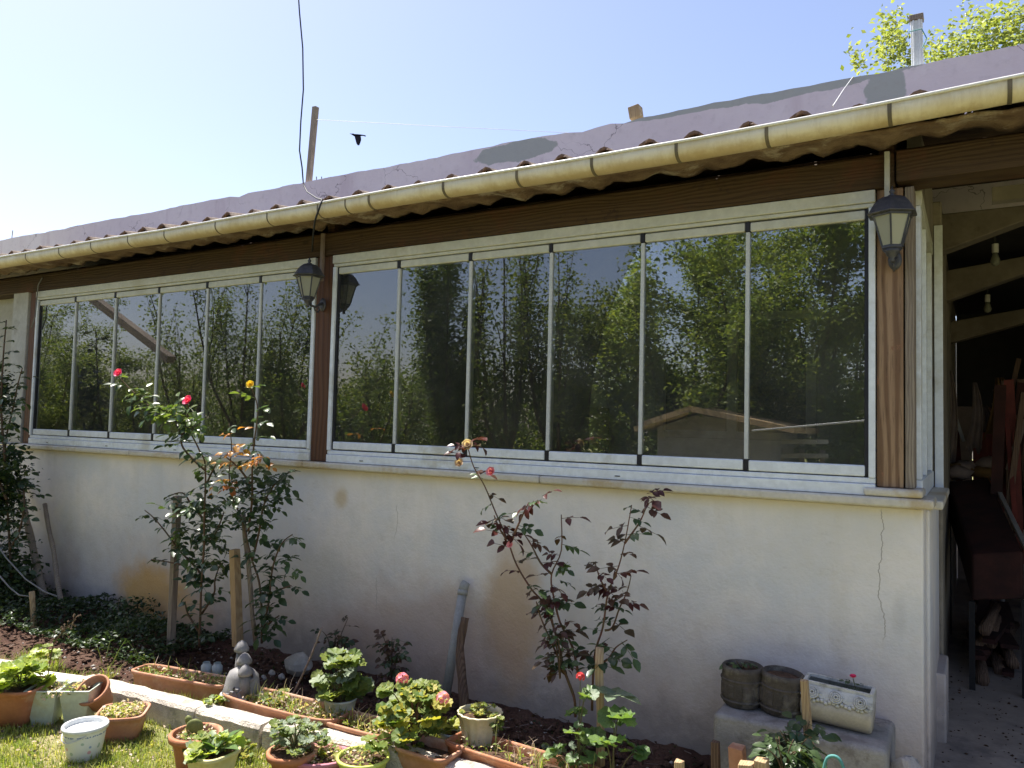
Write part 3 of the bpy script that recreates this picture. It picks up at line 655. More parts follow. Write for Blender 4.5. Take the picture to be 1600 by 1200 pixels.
# ================================================================ FOLIAGE TOOLS
def leaf_into(mb,o,d,nrm,Ln,Wd,kind='ovate',fold=.25,droop=.2):
    d=Vector(d).normalized(); nrm=Vector(nrm); s=d.cross(nrm); s=s.normalized() if s.length>1e-6 else d.orthogonal(); nrm=s.cross(d)
    if kind=='ovate': prof=[(0,.05),(.22,.75),(.5,1.),(.8,.6),(1,0)]
    elif kind=='lance': prof=[(0,.15),(.3,.9),(.6,.8),(.85,.4),(1,0)]
    elif kind=='wide': prof=[(0,.5),(.2,1.),(.5,1.1),(.8,.75),(1,0)]
    mid=[];lf=[];rt=[]
    for t,w in prof:
        c=Vector(o)+d*(t*Ln)-nrm*(droop*Ln*t*t)
        mid.append(c)
        if w>0.001: jl=1+U(-.1,.1); lf.append(c+s*(w*Wd/2*jl)+nrm*(fold*w*Wd/2)); rt.append(c-s*(w*Wd/2*jl)+nrm*(fold*w*Wd/2))
    b=len(mb.v); k=len(prof); mb.v+=[tuple(v) for v in mid+lf+rt]
    m_=lambda i:b+i; l_=lambda i:b+k+i; r_=lambda i:b+k+len(lf)+i
    fs=[]
    for i in range(len(lf)-1): fs+=[(m_(i),m_(i+1),l_(i+1),l_(i)),(m_(i),r_(i),r_(i+1),m_(i+1))]
    i=len(lf)-1; fs+=[(m_(i),m_(k-1),l_(i)),(m_(i),r_(i),m_(k-1))]
    mb.f+=fs; mb.mi+=[mb.cur]*len(fs)
def compound(nl,L_,mats,seed,size=.035,kind='ovate'):
    random.seed(seed); mb=MB(); mb.tube([(0,0,0),(0,L_*.5,-.004),(0,L_,-.012)],[.0012,.001,.0008],3,cap=False)
    n=(nl-1)//2
    for i in range(n):
        t=.35+.45*i/max(1,n-.5)
        for sgn in(-1,1):
            leaf_into(mb,(0,L_*t,-.004),(sgn*1.,.45+U(-.2,.2),U(-.3,.1)),(U(-.3,.3),0,1),size*U(.8,1.05),size*.62,kind,.3,U(.1,.45))
    leaf_into(mb,(0,L_,-.012),(U(-.15,.15),1,U(-.4,0)),(U(-.2,.2),0,1),size*1.2,size*.78,kind,.3,U(.1,.45))
    return mb.mesh('leaf',mats,smooth=True)
def discleaf(mats,seed,size=.04,lobes=7):
    random.seed(seed); mb=MB(); n=lobes*3
    mb.tube([(0,-size*.9,-size*.6),(0,0,0)],[.0015,.0012],3,cap=False)
    b=len(mb.v); mb.v.append((0,size*.15,-.1*size))
    for i in range(n+1):
        a=-PI/2+.35+(2*PI-.7)*i/n; r=size*(.92+.12*abs(_s(i*PI/3))+U(-.03,.03))
        mb.v.append((r*_c(a),r*_s(a)+size*.2,size*(.12*_s(i*2.1)+U(0,.18))))
    for i in range(n): mb.f.append((b,b+1+i,b+2+i)); mb.mi.append(0)
    return mb.mesh('leaf',mats,smooth=True)
def place(name,me,parent,loc,d,nrm,scale=1.):
    d=Vector(d).normalized(); nrm=Vector(nrm); s=d.cross(nrm)
    s=s.normalized() if s.length>1e-5 else d.orthogonal().normalized(); nn=s.cross(d)
    mt=Matrix((s,d,nn)).transposed().to_4x4(); 
    o=bpy.data.objects.new(name,me); COL.objects.link(o); o.parent=parent
    mt=Matrix.Translation(Vector(loc)-wloc(parent))@mt@Matrix.Scale(scale,4); o.matrix_local=mt; return o
def lib(fn,mat,n=4,**k): return [fn(mats=L[mat],seed=i*7+sum(map(ord,mat)),**k) for i in range(n)]
def rlib(mat,size,nl=5,n=4,L_=.06,kind='ovate'): return [compound(nl if i%2 else max(3,nl-2),L_,L[mat],i+sum(map(ord,mat)),size,kind) for i in range(n)]
def smooth_path(pts,n=6):
    out=[]; P=[Vector(p) for p in pts]
    for i in range(len(P)-1):
        p0=P[max(i-1,0)];p1=P[i];p2=P[i+1];p3=P[min(i+2,len(P)-1)]
        for k in range(n):
            t=k/n; out.append(.5*((2*p1)+(-p0+p2)*t+(2*p0-5*p1+4*p2-p3)*t*t+(-p0+3*p1-3*p2+p3)*t*t*t))
    out.append(P[-1]); return out
def rosette(mat,size,seed,name='flower'):
    random.seed(seed); mb=MB()
    for ring,(n,r,tilt) in enumerate(((6,1.,.35),(5,.75,.8),(4,.45,1.3))):
        for i in range(n):
            a=2*PI*i/n+ring*.5+U(-.2,.2); d=(_c(a)*_c(tilt),_s(a)*_c(tilt),_s(tilt)); leaf_into(mb,(0,0,0),d,(-_c(a)*_s(tilt),-_s(a)*_s(tilt),_c(tilt)),size*r,size*.95*r+.004,'wide',.35,-.15)
    return mb.mesh(name,L[mat],smooth=True)
def cluster(mat,size,seed,n=14):
    random.seed(seed); mb=MB()
    for i in range(n):
        a=i*2.399; z=1-1.3*(i+.5)/n; q=math.sqrt(max(0,1-z*z)); c=Vector((q*_c(a),q*_s(a),z))
        for k in range(4):
            t=c.orthogonal().normalized(); t=Matrix.Rotation(k*PI/2+i,3,c)@t; leaf_into(mb,c*size*.8,t+c*.3,c,size*.42,size*.4,'wide',.1,.1)
    return mb.mesh('flower',L[mat],smooth=True)

# -------- trees
def make_tree(name,label,cat,base,H,spread,nleaf,lsize,mats,seed,up=.7,trunk=.09,th=.3,group=None,nl=7,nsh=8,lr=.09):
    rs=np.random.default_rng(seed); random.seed(seed); base=Vector(base)
    r=thing(name,label,cat,base,group); wood=MB(); paths=[]
    ft=base+Vector((U(-.1,.1),U(-.1,.1),H*th)); wood.tube(smooth_path([base-Vector((0,0,.1)),base+Vector((U(-.05,.05),U(-.05,.05),H*th*.5)),ft],3),[trunk*1.2,trunk*1.15,trunk*1.1,trunk*1.05,trunk,trunk*.97,trunk*.95],7)
    for i in range(nl):
        a=2*PI*i/nl+U(-.4,.4); rr=spread*U(.45,.95); end=base+Vector((rr*_c(a),rr*_s(a),H*U(.55,.9)))
        mid=ft.lerp(end,.5)+Vector((_c(a)*rr*.15,_s(a)*rr*.15,-H*.03+U(-.1,.1)))
        lp=smooth_path([ft,mid,end],4); n=len(lp); wood.tube(lp,[trunk*.55*(1-.8*k/n) for k in range(n)],5)
        paths.append((lp[n//2:],.5))
        for j in range(nsh):
            t=U(.15,1); s=lp[min(n-1,int(t*n))]; out=Vector((U(-1,1),U(-1,1),0))*(1-up)*1.6+Vector((_c(a),_s(a),0))*(.5*(1-up)); d=(out+Vector((0,0,U(.3,1)*up*1.4+ (1-up)*U(-.3,.7)))).normalized()
            ln=H*U(.14,.34); e=s+d*ln; m2=s+d*ln*.5+Vector((U(-.06,.06),U(-.06,.06),U(-.03,.05)))
            sp=smooth_path([s,m2,e],3); wood.tube(sp,[trunk*.16*(1-.85*k/len(sp)) for k in range(len(sp))],4,cap=False); paths.append((sp,1.))
    obj('trunk',wood,M['bark'],r,smooth=True)
    seg=[];wt=[]
    for p,w in paths:
        for a,b in zip(p,p[1:]): seg.append((a,b)); wt.append((b-a).length*w)
    wt=np.array(wt)/sum(wt); idx=rs.choice(len(seg),nleaf,p=wt); A=np.array([tuple(s[0]) for s in seg]); B=np.array([tuple(s[1]) for s in seg])
    t=rs.random(nleaf)[:,None]; C=A[idx]*(1-t)+B[idx]*t+rs.normal(0,lr,(nleaf,3))*np.array([1,1,.8])
    leafcloud('crown',C,lsize,mats,r,rs); return r
def leafcloud(name,C,lsize,mats,parent,rs,kind=None,flat=.6):
    n=len(C); d=rs.normal(0,1,(n,3)); d[:,2]*=.5; d/=np.linalg.norm(d,axis=1)[:,None]
    nr=rs.normal(0,flat,(n,3)); nr[:,2]+=1; s=np.cross(d,nr); s/=np.linalg.norm(s,axis=1)[:,None]; nn=np.cross(s,d)
    ls=lsize*(.6+.8*rs.random(n))[:,None]; w=ls*.3
    V=np.empty((n,4,3)); V[:,0]=C-d*ls*.5; V[:,1]=C+s*w+nn*w*.4; V[:,2]=C+d*ls*.5-nn*ls*.1; V[:,3]=C-s*w+nn*w*.4
    Fq=np.arange(n*4).reshape(n,4); Fq=np.concatenate([Fq[:,[0,1,2]],Fq[:,[0,2,3]]])
    nm=len(mats) if isinstance(mats,list) else 1; mi=None
    if nm>1: k=rs.integers(0,nm,n); mi=np.concatenate([k,k])
    return npmesh(name,V.reshape(-1,3),Fq,mats,parent,mi,kind=kind)
# behind the house, upper right
p=at(1545,110,5.5); tA=make_tree('broadleaf_tree','larger bright green tree rising behind the lilac wall at the far right','tree',(p.x+.6,5.6,0),at(1540,-60,5.6).z,1.1,4000,.065,[L['treey'],L['tree']],11,.5,.1,.45,nl=7,nsh=1,lr=.12)
p=at(1400,100,4.6); tB=make_tree('broadleaf_tree','thin top of a tree behind the white plastic pole','tree',(p.x+.1,4.6,0),at(1390,15,4.6).z+.2,.55,1500,.055,[L['treey'],L['tree']],12,.55,.05,.5,nl=4,nsh=0,lr=.08)
rt_=np.random.default_rng(91)
for tr_,yy,cl__ in ((tA,5.5,((1560,72,.34,560),(1495,80,.28,520),(1600,42,.38,700),(1462,95,.16,240),(1523,32,.2,170),(1590,90,.4,560),(1535,92,.3,380))),(tB,4.6,((1403,48,.14,150),(1388,80,.18,230),(1342,98,.09,130),(1415,92,.18,230),(1385,42,.08,60)))):
    cs=[]
    for px,py,rr_0,n_ in cl__:
        v=rt_.normal(0,.5,(n_,3)); cs.append(np.array(at(px,py,yy))+v*np.array([rr_0,.5,rr_0]))
    leafcloud('leaf_clump',np.concatenate(cs),.055,[L['treep'],L['treep'],L['treey']],tr_,rt_,kind='stuff')
# garden seen in the glass
spec=[(85,470,4.6,1.4,8000,'y',.4,'rounded','leftmost pane'),(25,430,7.,2.,8000,'y',.4,'tall','left jamb of the left window'),(205,575,5.5,1.2,3500,'y',.4,'low','third pane from the left'),(300,445,5.2,.8,1500,'t',.85,'slender','fourth pane from the left'),(385,432,5.4,1.,2200,'t',.85,'slender','fifth pane from the left'),(455,470,5.4,1.0,3200,'t',.75,'spreading','pane beside the pale lantern'),
 (590,560,5.5,.8,2600,'t',.7,'low','pane just right of the middle post'),(700,392,4.9,.6,6500,'d',.92,'columnar','second pane right of the middle post'),(790,400,4.9,.7,1700,'t',.92,'slender','third pane right of the middle post'),(880,385,5.2,.9,2600,'t',.9,'slender','fourth pane right of the middle post'),(975,430,5.8,.9,4000,'y',.6,'sunlit','fourth pane right of the middle post'),(1090,345,6.0,1.5,15000,'y',.4,'large','pane above the gabled shed'),(1215,355,6.8,1.5,13000,'y',.45,'large','rightmost pane'),(1310,470,6.6,.9,4000,'t',.6,'smaller','right edge of the rightmost pane')]
kinds={'y':[L['treey'],L['tree']],'t':[L['tree'],L['treey'],L['tree']],'d':[L['treed'],L['tree']]}
words={'y':'yellow green','t':'mid green','d':'dark dense'}
for i,(px,pt_,dd,sp,nlf,kd,upn,sz_,wh) in enumerate(spec):
    b_=mir(px,640,dd); top=mir(px,pt_,dd)
    make_tree('fruit_tree','%s %s garden tree, mirrored in the %s'%(sz_,words[kd],wh),'tree',(b_.x,b_.y,0),top.z*1.03,sp,int(nlf*2.7),.058,kinds[kd],40+i,upn,.06,.28,group='garden trees mirrored in the glass',nl=6,nsh=9,lr=.105)
def shrub(base,H,rad,n,lsize,mats,seed,label,name='shrub',group=None,parts=True):
    rs=np.random.default_rng(seed); random.seed(seed); r=thing(name,label,'shrub',base,group); w=MB(); base=Vector(base)
    for i in range(9):
        a=U(0,6.28); q=rad*U(.2,.8); w.tube(smooth_path([base,base+Vector((q*_c(a)*.4,q*_s(a)*.4,H*.4)),base+Vector((q*_c(a),q*_s(a),H*U(.6,.95)))],3),[.02*(1-.1*k) for k in range(7)],4)
    obj('trunk',w,M['bark'],r)
    cs=[];nb=16
    for i in range(nb):
        a=U(0,6.28); q=rad*U(0,.85); z=H*U(.2,.9); m_=n//nb; v=rs.normal(0,1,(m_,3)); v/=np.linalg.norm(v,axis=1)[:,None]; v*=(rs.random((m_,1))**.4)*rad*.38; v[:,2]*=.9
        cs.append(v+np.array(base)+np.array([q*_c(a),q*_s(a),z]))
    leafcloud('crown',np.concatenate(cs),lsize,mats,r,rs); return r
wp_=['leftmost','second','third','fourth','fifth','sixth']
for i,px in enumerate((92,150,218,290,368,450,573,680,800,932,1087,1268)):
    b_=mir(px,640,7.4+U(-.4,.4)); tz=mir(px,575+U(-25,30),7.4).z
    shrub((b_.x,b_.y,0),tz,1.5+ (.9 if px<400 else 0),9000,.06,kinds['d' if i%3 else 't'],80+i,'dense hedge shrub mirrored low in the %s pane of the %s window'%(wp_[i%6],'left' if i<6 else 'right'),group='hedge shrubs mirrored in the glass')
# ivy-like far backdrop hedge
rs=np.random.default_rng(5); N=26000; C=np.stack([rs.uniform(-34,6,N),rs.normal(-12.5,.5,N),rs.random(N)**.8*2.6],1); C[:,2]*=.8+.25*np.sin(C[:,0]*1.3)+.12*np.sin(C[:,0]*3.7)
o=leafcloud('far_hedge',C,.16,kinds['d'],None,rs,kind='stuff'); tag(o,'dense dark hedge closing the garden behind the viewer, seen only in the glass','hedge')
# shed with gable mirrored in the glass
def shed():
    a=mir(1012,668,4.9); b=mir(1222,668,4.9); ap=mir(1092,641,4.9); y=-4.9
    r=thing('garden_shed','low garden shed with a pale edged gable roof, mirrored in the right window','shed',((a.x+b.x)/2,y,0))
    obj('wall',MB().prism([(a.x+.15,0),(b.x-.15,0),(b.x-.15,b.z),(ap.x,ap.z-.06),(a.x+.15,a.z)],y-1.5,y),M['block'],r)
    obj('roof',MB().bar((a.x-.1,y-.7,a.z-.02),(ap.x,y-.7,ap.z),1.9,.06,up=(0,0,1)).bar((ap.x,y-.7,ap.z),(b.x+.15,y-.7,b.z-.03),1.9,.06,up=(0,0,1)),M['stakewood'],r)
    obj('door',MB().box((ap.x-.4,y+.002,0),(ap.x+.3,y+.03,1.2)),M['greywood'],r)
shed()
fr=thing('rail_fence','low white rail fence, mirrored beside the shed in the right window','fence',(*mir(1240,700,6.)[:2],0))
for k in range(4):
    q=mir(1185+k*32,700,5.5); obj('fence_post',MB().box((q.x-.025,-5.525,0),(q.x+.025,-5.475,1.45)),M['greywood'],fr)
for py in(690,712):
    q0=mir(1175,py,5.45); q1=mir(1290,py,5.45); obj('rail',MB().bar((q0.x,-5.45,q0.z),(q1.x,-5.45,q1.z),.03,.05,up=(0,0,1)),M['plaster'],fr)
a=mir(135,462,2.6); b=mir(240,541,2.6)
one('leaning_pole',MB().bar(b+(b-a)*.25,a,.10,.12,up=(0,1,0)),M['greywood'],'thick grey wooden pole standing aslant in the garden, mirrored in the second and third panes','pole')
a=mir(1215,669,4.); b=mir(1370,655,4.); one('clothes_line',MB().tube([a+(a-b)*.3,a,b,b+(b-a)*2],.010,5),M['string'],'white line strung across the garden, mirrored in the rightmost pane','line')

# ================================================================ PASSAGE ON THE RIGHT
pas=thing('covered_passage','dark covered passage with tapering pale ceiling brackets right of the veranda','passage',(1,3,0))
def bracket(y,lp,rp,lt,rt,x1=2.6):
    a=at(*lp,y); b=at(*rp,y); c=at(*lt,y); d=at(*rt,y)
    bb=Vector((x1,y,b.z+.06)); dd=Vector((x1,y,max(d.z,b.z+.10)))
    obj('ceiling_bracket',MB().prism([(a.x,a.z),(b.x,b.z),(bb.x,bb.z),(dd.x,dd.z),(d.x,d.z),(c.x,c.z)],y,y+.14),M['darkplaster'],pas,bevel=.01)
bracket(1.45,(1462,397),(1600,345),(1462,335),(1600,320))
bracket(2.9,(1465,475),(1600,428),(1465,425),(1600,400))
bracket(4.2,(1470,540),(1600,505),(1470,505),(1600,482))
obj('ledger_beam',MB().box((.10,1.18,at(1530,310,1.2).z-.03),(2.8,1.26,at(1530,310,1.2).z+.05)),M['dimplaster'],pas)
obj('ceiling',MB().box((-4.5,2.17,3.06),(4.4,6.62,3.12)),M['blackish'],pas)  # extended over the house, shaped to stop sun reaching the passage floor
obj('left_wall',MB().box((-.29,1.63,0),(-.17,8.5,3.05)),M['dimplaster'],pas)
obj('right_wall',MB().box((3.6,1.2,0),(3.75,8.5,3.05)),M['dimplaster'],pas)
obj('added_dark_panel',MB().box((-.16,6.5,2.32),(3.59,6.6,3.055)),M['blackish'],pas)  # near-black panels added to keep the far opening dark
obj('added_dark_panel',MB().box((-.16,6.49,1.90),(1.7,6.59,2.319)),M['blackish'],pas)
def bulb(px,py,y,l):
    p=at(px,py,y); r=thing('light_bulb',l,'bulb',p,'bare bulbs in the passage'); obj('socket',MB().lathe([(.02,.0),(.02,.06)],p,10),M['plaster'],r)
    obj('bulb',MB().lathe([(.004,-.09),(.022,-.08),(.03,-.055),(.02,-.02),(.014,0)],p,12),M['bulb'],r,smooth=True)
    obj('flex',MB().tube([p+Vector((0,0,.06)),p+Vector((0,0,.30))],.006,5),M['cable'],r)
bulb(1555,395,2.2,'dusty bare bulb hanging under the first passage bracket')
bulb(1543,472,3.6,'smaller dim bulb hanging deeper in the passage')
# far end fence, door leaf, clothes, chairs, covered table
ff=thing('red_fence','rusty red board fence closing the far end of the passage','fence',(1.5,6.4,0))
for i in range(24):
    x=-.16+i*.156; obj('board',MB().box((x,6.4,0),(x+.15,6.43,1.95+U(-.05,.05))),M['red'] if i%4 else M['palecloth'],ff)
for z in(.5,1.5): obj('rail',MB().box((-.2,6.435,z),(3.9,6.47,z+.07)),M['red'],ff)
for i,(x,dx) in enumerate(((.9,.5),(1.6,-.3))): 
    pass
def hang(px,p0,p1,y,w,mat,label,cat='cloth'):
    a=at(px,p0,y); b=at(px,p1,y); mb=MB(); n=9
    rows=6; vs=[]
    for j in range(rows):
        t=j/(rows-1); ww=w*(.25+.75*t**.7)
        for i in range(n): u=i/(n-1)-.5; vs.append((a.x+u*ww+.02*_s(t*4),y+.03*_s(i*2.2)*(1-.3*t),a.z+(b.z-a.z)*t+ (.04*_s(i*1.7) if j==rows-1 else 0)))
    mb.add(vs,[(j*n+i,j*n+i+1,(j+1)*n+i+1,(j+1)*n+i) for j in range(rows-1) for i in range(n-1)])
    o=one('hanging_cloth',mb,mat,label,cat,smooth=True); s_=o.modifiers.new('s','SOLIDIFY'); s_.thickness=.006
hang(1562,590,690,4.4,.24,M['cloth'],'mustard yellow cloth hanging at the far end of the passage')
hang(1523,598,705,4.2,.13,M['palecloth'],'narrow pale cloth hanging beside the mustard one')
hang(1538,634,680,4.9,.16,M['palecloth'],'small pinkish cloth hanging behind between the other two')
hang(1485,580,725,4.0,.11,M['palecloth'],'long folded parasol-like cloth nearest the white pier')
up_bar('leaning_board','dark red board leaning against the passage fence','board',(1500,760),(1487,600),5.,.06,M['red'])
up_bar('leaning_board','speckled pale pole leaning at the right edge of the passage','pole',(1576,735),(1600,655),3.6,.05,M['palecloth'])
up_bar('leaning_board','dark slanting pole in front of the red fence','pole',(1548,745),(1592,560),4.6,.04,M['brownwood'])
up_bar('white_stick','short white stick hanging slanted between the cloths','stick',(1506,690),(1494,655),4.6,.03,M['plaster'])
def chair(p,rz,label):
    r=thing('plastic_chair',label,'chair',p,'white plastic chairs in the passage'); p=Vector(p); rot=Matrix.Rotation(rz,3,'Z')
    T=lambda x,y,z:p+rot@Vector((x,y,z))
    def bx(nm,a,b): 
        mb=MB().box(a,b); mb.v=[tuple(T(*v)) for v in mb.v]; obj(nm,mb,M['plast'],r,bevel=.01)
    bx('seat',(-.22,-.21,.42),(.22,.21,.445))
    mb=MB()
    vs=[];n=9
    for z,o_ in((.46,0),(.62,.03),(.78,.06),(.84,.07)):
        for i in range(n): u=i/(n-1)-.5; vs.append(T(u*.42,.2+o_-.12*(2*u)**2*.5,z-(.05*(2*u)**2 if z>.8 else 0)))
    mb.add(vs,[(j*n+i,j*n+i+1,(j+1)*n+i+1,(j+1)*n+i) for j in range(3) for i in range(n-1)]); o=obj('backrest',mb,M['plast'],r,smooth=True); s_=o.modifiers.new('s','SOLIDIFY'); s_.thickness=.012
    for sx in(-1,1):
        for sy in(-1,1): obj('leg',MB().tube([T(sx*.19,sy*.18,.43),T(sx*.23,sy*.22,0)],[.024,.016],6),M['plast'],r,smooth=True)
        obj('armrest',MB().tube([T(sx*.23,-.2,.44),T(sx*.25,-.2,.60),T(sx*.25,-.12,.65),T(sx*.25,.1,.66),T(sx*.22,.2,.62)],.016,6),M['plast'],r,smooth=True)
fl=.022
q=ag(1512,800,0.); chair((.5,4.3,fl),R(150),'off-white plastic armchair standing behind the dark sloping lounger')
chair((1.15,3.35,fl),R(-60),'second plastic armchair at the right edge beyond the lounger')
FR=at(1545,746,3.5); FL=at(1482,752,3.5); NR=at(1600,862,2.0); NL=NR+(FL-FR)
tb=thing('sloping_lounger','near black sloping lounger cover with a pale edge in the passage','lounger',(NR.x-.2,2.7,fl))
dn_=Vector((0,0,-.30)); vs=[FL,FR,NR,NL]+[v+dn_ for v in(FL,FR,NR,NL)]
obj('cover',MB().add(vs,[(0,3,2,1),(4,5,6,7),(0,1,5,4),(1,2,6,5),(2,3,7,6),(3,0,4,7)]),M['rust'],tb,bevel=.02)
obj('edge_strip',MB().bar(FR+Vector((.022,0,0)),NR+Vector((.022,0,0)),.03,.025),M['plast'],tb,bevel=.003)
for v in(FL,FR,NR,NL): obj('leg',MB().bar(v+dn_,Vector((v.x,v.y,fl)),.035),M['blackish'],tb)
random.seed(12); wpil=thing('board_pile','pile of dark red brown boards and logs under the sloping lounger','wood pile',(NR.x-.1,2.8,fl))
for k in range(26):
    y0=2.05+U(0,1.2); x0=NL.x+U(.02,.25); z0=fl+.03+(k//6)*.075+U(-.01,.01); l=U(.35,.8); a=U(-.5,.5)
    if k%2: obj('board',MB().bar((x0,y0,z0),(x0+l*_s(a)*.4,y0+l,z0+U(0,.06)),U(.06,.12),.03,jit=.004),M['rust' if k%4 else 'red'],wpil)
    else: obj('log',MB().tube([(x0,y0,z0),(x0+.1*_s(a),y0+l*.5,z0+.02),(x0+.2*_s(a),y0+l,z0+U(0,.05))],[.04,.036,.032],7),M['brownwood'],wpil,smooth=True)
hp=at(1515,735,3.7); cl_=thing('clothes_heap','crumpled heap of pale and orange clothes on the dark lounger','clothes',hp)
random.seed(3)
for k in range(7):
    c=hp+Vector((U(-.16,.16),U(-.1,.1),U(-.03,.06))); mb=MB().lathe([(.03,-.05),(.09,-.02),(.10,.01),(.05,.05),(.01,.06)],c,12,sx=U(.8,1.4),sy=U(.6,1)); mb.v=[tuple(Vector(v)+Vector((U(-1,1),U(-1,1),U(-1,1)))*.012) for v in mb.v]; obj('garment',mb,M['palecloth' if k%3 else 'cloth'],cl_,smooth=True)
sk_=thing('folded_sheets','stack of folded grey sheets beside the sloping lounger','sheets',(.85,2.8,fl))
for k in range(6): obj('sheet',MB().box((.74+U(-.02,.02),2.6+U(-.02,.02),.5+k*.05),(1.15+U(-.02,.02),3.0+U(-.02,.02),.542+k*.05)),M['palecloth'],sk_,bevel=.015)
obj('crate',MB().box((.74,2.6,fl),(1.14,3.0,.495)),M['blackish'],sk_)
random.seed(44); lb=thing('leaning_boards','tangle of dark red and brown boards leaning at the right of the passage','boards',(1.1,3.6,fl))
for k in range(22):
    px=1552+U(0,62); yy=U(3.0,5.2); a=at(px,U(800,900),yy); a.z=max(a.z,fl+.02); b=at(px+U(-30,34),U(590,690),yy+U(-.1,.3))
    obj('board',MB().bar(a,b,U(.03,.09),.022,up=(0,1,0),jit=.004),M[random.choice(['red','rust','brownwood','brownwood','palecloth'])],lb)
def fpt(): 
    x=U(-.15,1.6); return (x,U(.5,1.)+abs(random.gauss(0,1.1))*1.2+x*.2,.024)
tag(clod_cloud('floor_debris',600,fpt,.004,.014,M['inpot']),'dry leaves and reddish crumbs scattered on the passage floor','debris',kind='stuff')
# tree glimpsed through far opening
make_tree('broadleaf_tree','sunlit green tree glimpsed over the fence at the far end of the passage','tree',(2.2,8.6,0),3.6,1.6,4500,.11,[L['treey'],L['tree']],31,.4,.08,.35)

# ================================================================ CONCRETE BLOCK AND ITS POTS
BT=.40
bl=ag(1128,1098,BT); br=ag(1392,1150,BT)
bx0=bl.x; bx1=br.x; by=-.42
random.seed(4)
blk=thing('concrete_block','rough concrete block bench carrying three planters against the wall','block',((bx0+bx1)/2,by,0))
cut=ag(1312,1130,BT).x; cut=(bx0+bx1)/2
obj('block',MB().box((bx0,by,-.05),(cut-.004,-.01,BT)),M['block'],blk,bevel=.022,seg=3)
obj('block',MB().box((cut+.004,by+.012,-.05),(bx1,-.01,BT-.01)),M['block'],blk,bevel=.028,seg=3)
def soil_disc(name,c,r,parent,mat=None,sy=1,sx=1,sq=1,rot=None):
    mb=MB().lathe([(r,0),(r*.6,.006),(r*.2,.004)],c,20,sx=sx,sy=sy,sq=sq,rot=rot); obj(name,mb,mat or M['inpot'],parent)
def pot(name,label,base,r0,r1,h,mat,lip=.006,lh=.018,sx=1,sy=1,sq=1,rot=None,n=28,rz=0,cat='pot',rim=True,group=None,th=.005,tilt=None,ribs=0,soil=True,smooth=True):
    base=Vector(base); r=thing(name,label,cat,base,group)
    M3=Matrix.Rotation(rz,3,'Z'); 
    if tilt is not None: M3=tilt@M3
    pr=[(r0*.9,0),(r0,.004)]+[(r0+(r1-r0)*t,h*t) for t in(.35,.7)]+[(r1,h-lh)]
    if rim: pr+=[(r1+lip,h-lh+.002),(r1+lip,h-.003),(r1+lip*.5,h)]
    pr+=[(r1-th,h),(r1-th-.001,h-.02),(r0+(r1-r0)*.7-th,h*.7)]
    mb=MB().lathe(pr,base,n,sx=sx,sy=sy,sq=sq,rot=M3,cap=(True,False))
    if ribs:
        for i in range(len(mb.v)):
            v=Vector(mb.v[i])-base; a=math.atan2(v.y,v.x); k=1+.03*_s(ribs*a); mb.v[i]=tuple(base+Vector((v.x*k,v.y*k,v.z)))
    obj('body' ,mb,mat,r,smooth=smooth)
    if soil: obj('soil',MB().lathe([(r0+(r1-r0)*.85-th,0),(r1*.5,.008),(.005,.004)],base+M3@Vector((0,0,h*.86)),n,sx=sx,sy=sy,sq=sq,rot=M3),M['inpot'],r)
    return r
def barrel(px,py,label,tiltx=0):
    p=ag(px,py,BT); p.y=max(p.y,by+.11) if p.y<by+.11 else p.y
    p=at(px,py,-.24); p.z=BT; base=Vector((p.x,-.24,BT))
    r=thing('stone_planter',label,'planter',base,'mossy barrel planters on the block')
    Rt=Matrix.Rotation(R(tiltx),3,'Y')
    pr=[(.075,0),(.086,.01),(.092,.06),(.094,.11),(.09,.15),(.093,.155),(.093,.17),(.086,.178),(.080,.178),(.078,.15)]
    obj('body',MB().lathe(pr,base,26,rot=Rt,cap=(True,False)),M['darkstone'],r,smooth=True)
    b=MB()
    for z in(.03,.12): b.lathe([(.090,z-.006),(.0975,z-.003),(.0975,z+.003),(.090,z+.006)],base,26,rot=Rt,cap=(False,False))
    obj('band',b,M['darkstone'],r,smooth=True)
    for i in range(9):
        a=2*PI*i/9+.2; c=Vector((_c(a)*.0925,_s(a)*.0925,.075)); mb=MB().box((-.012,-.004,-.028),(.012,.004,.028)); q=Matrix.Rotation(a+PI/2,3,'Z'); mb.v=[tuple(base+Rt@(q@Vector(v)+c)) for v in mb.v]; obj('carved_panel',mb,M['darkstone'],r,bevel=.003)
    obj('soil',MB().lathe([(.079,0),(.04,.01),(.004,.004)],base+Rt@Vector((0,0,.155)),20,rot=Rt),M['inpot'],r); return r,base
b1,bb1=barrel(1160,1096,'mossy dark barrel planter with a small green plant, leftmost on the block')
b2,bb2=barrel(1219,1110,'empty looking mossy dark barrel planter between the other planters on the block',4)
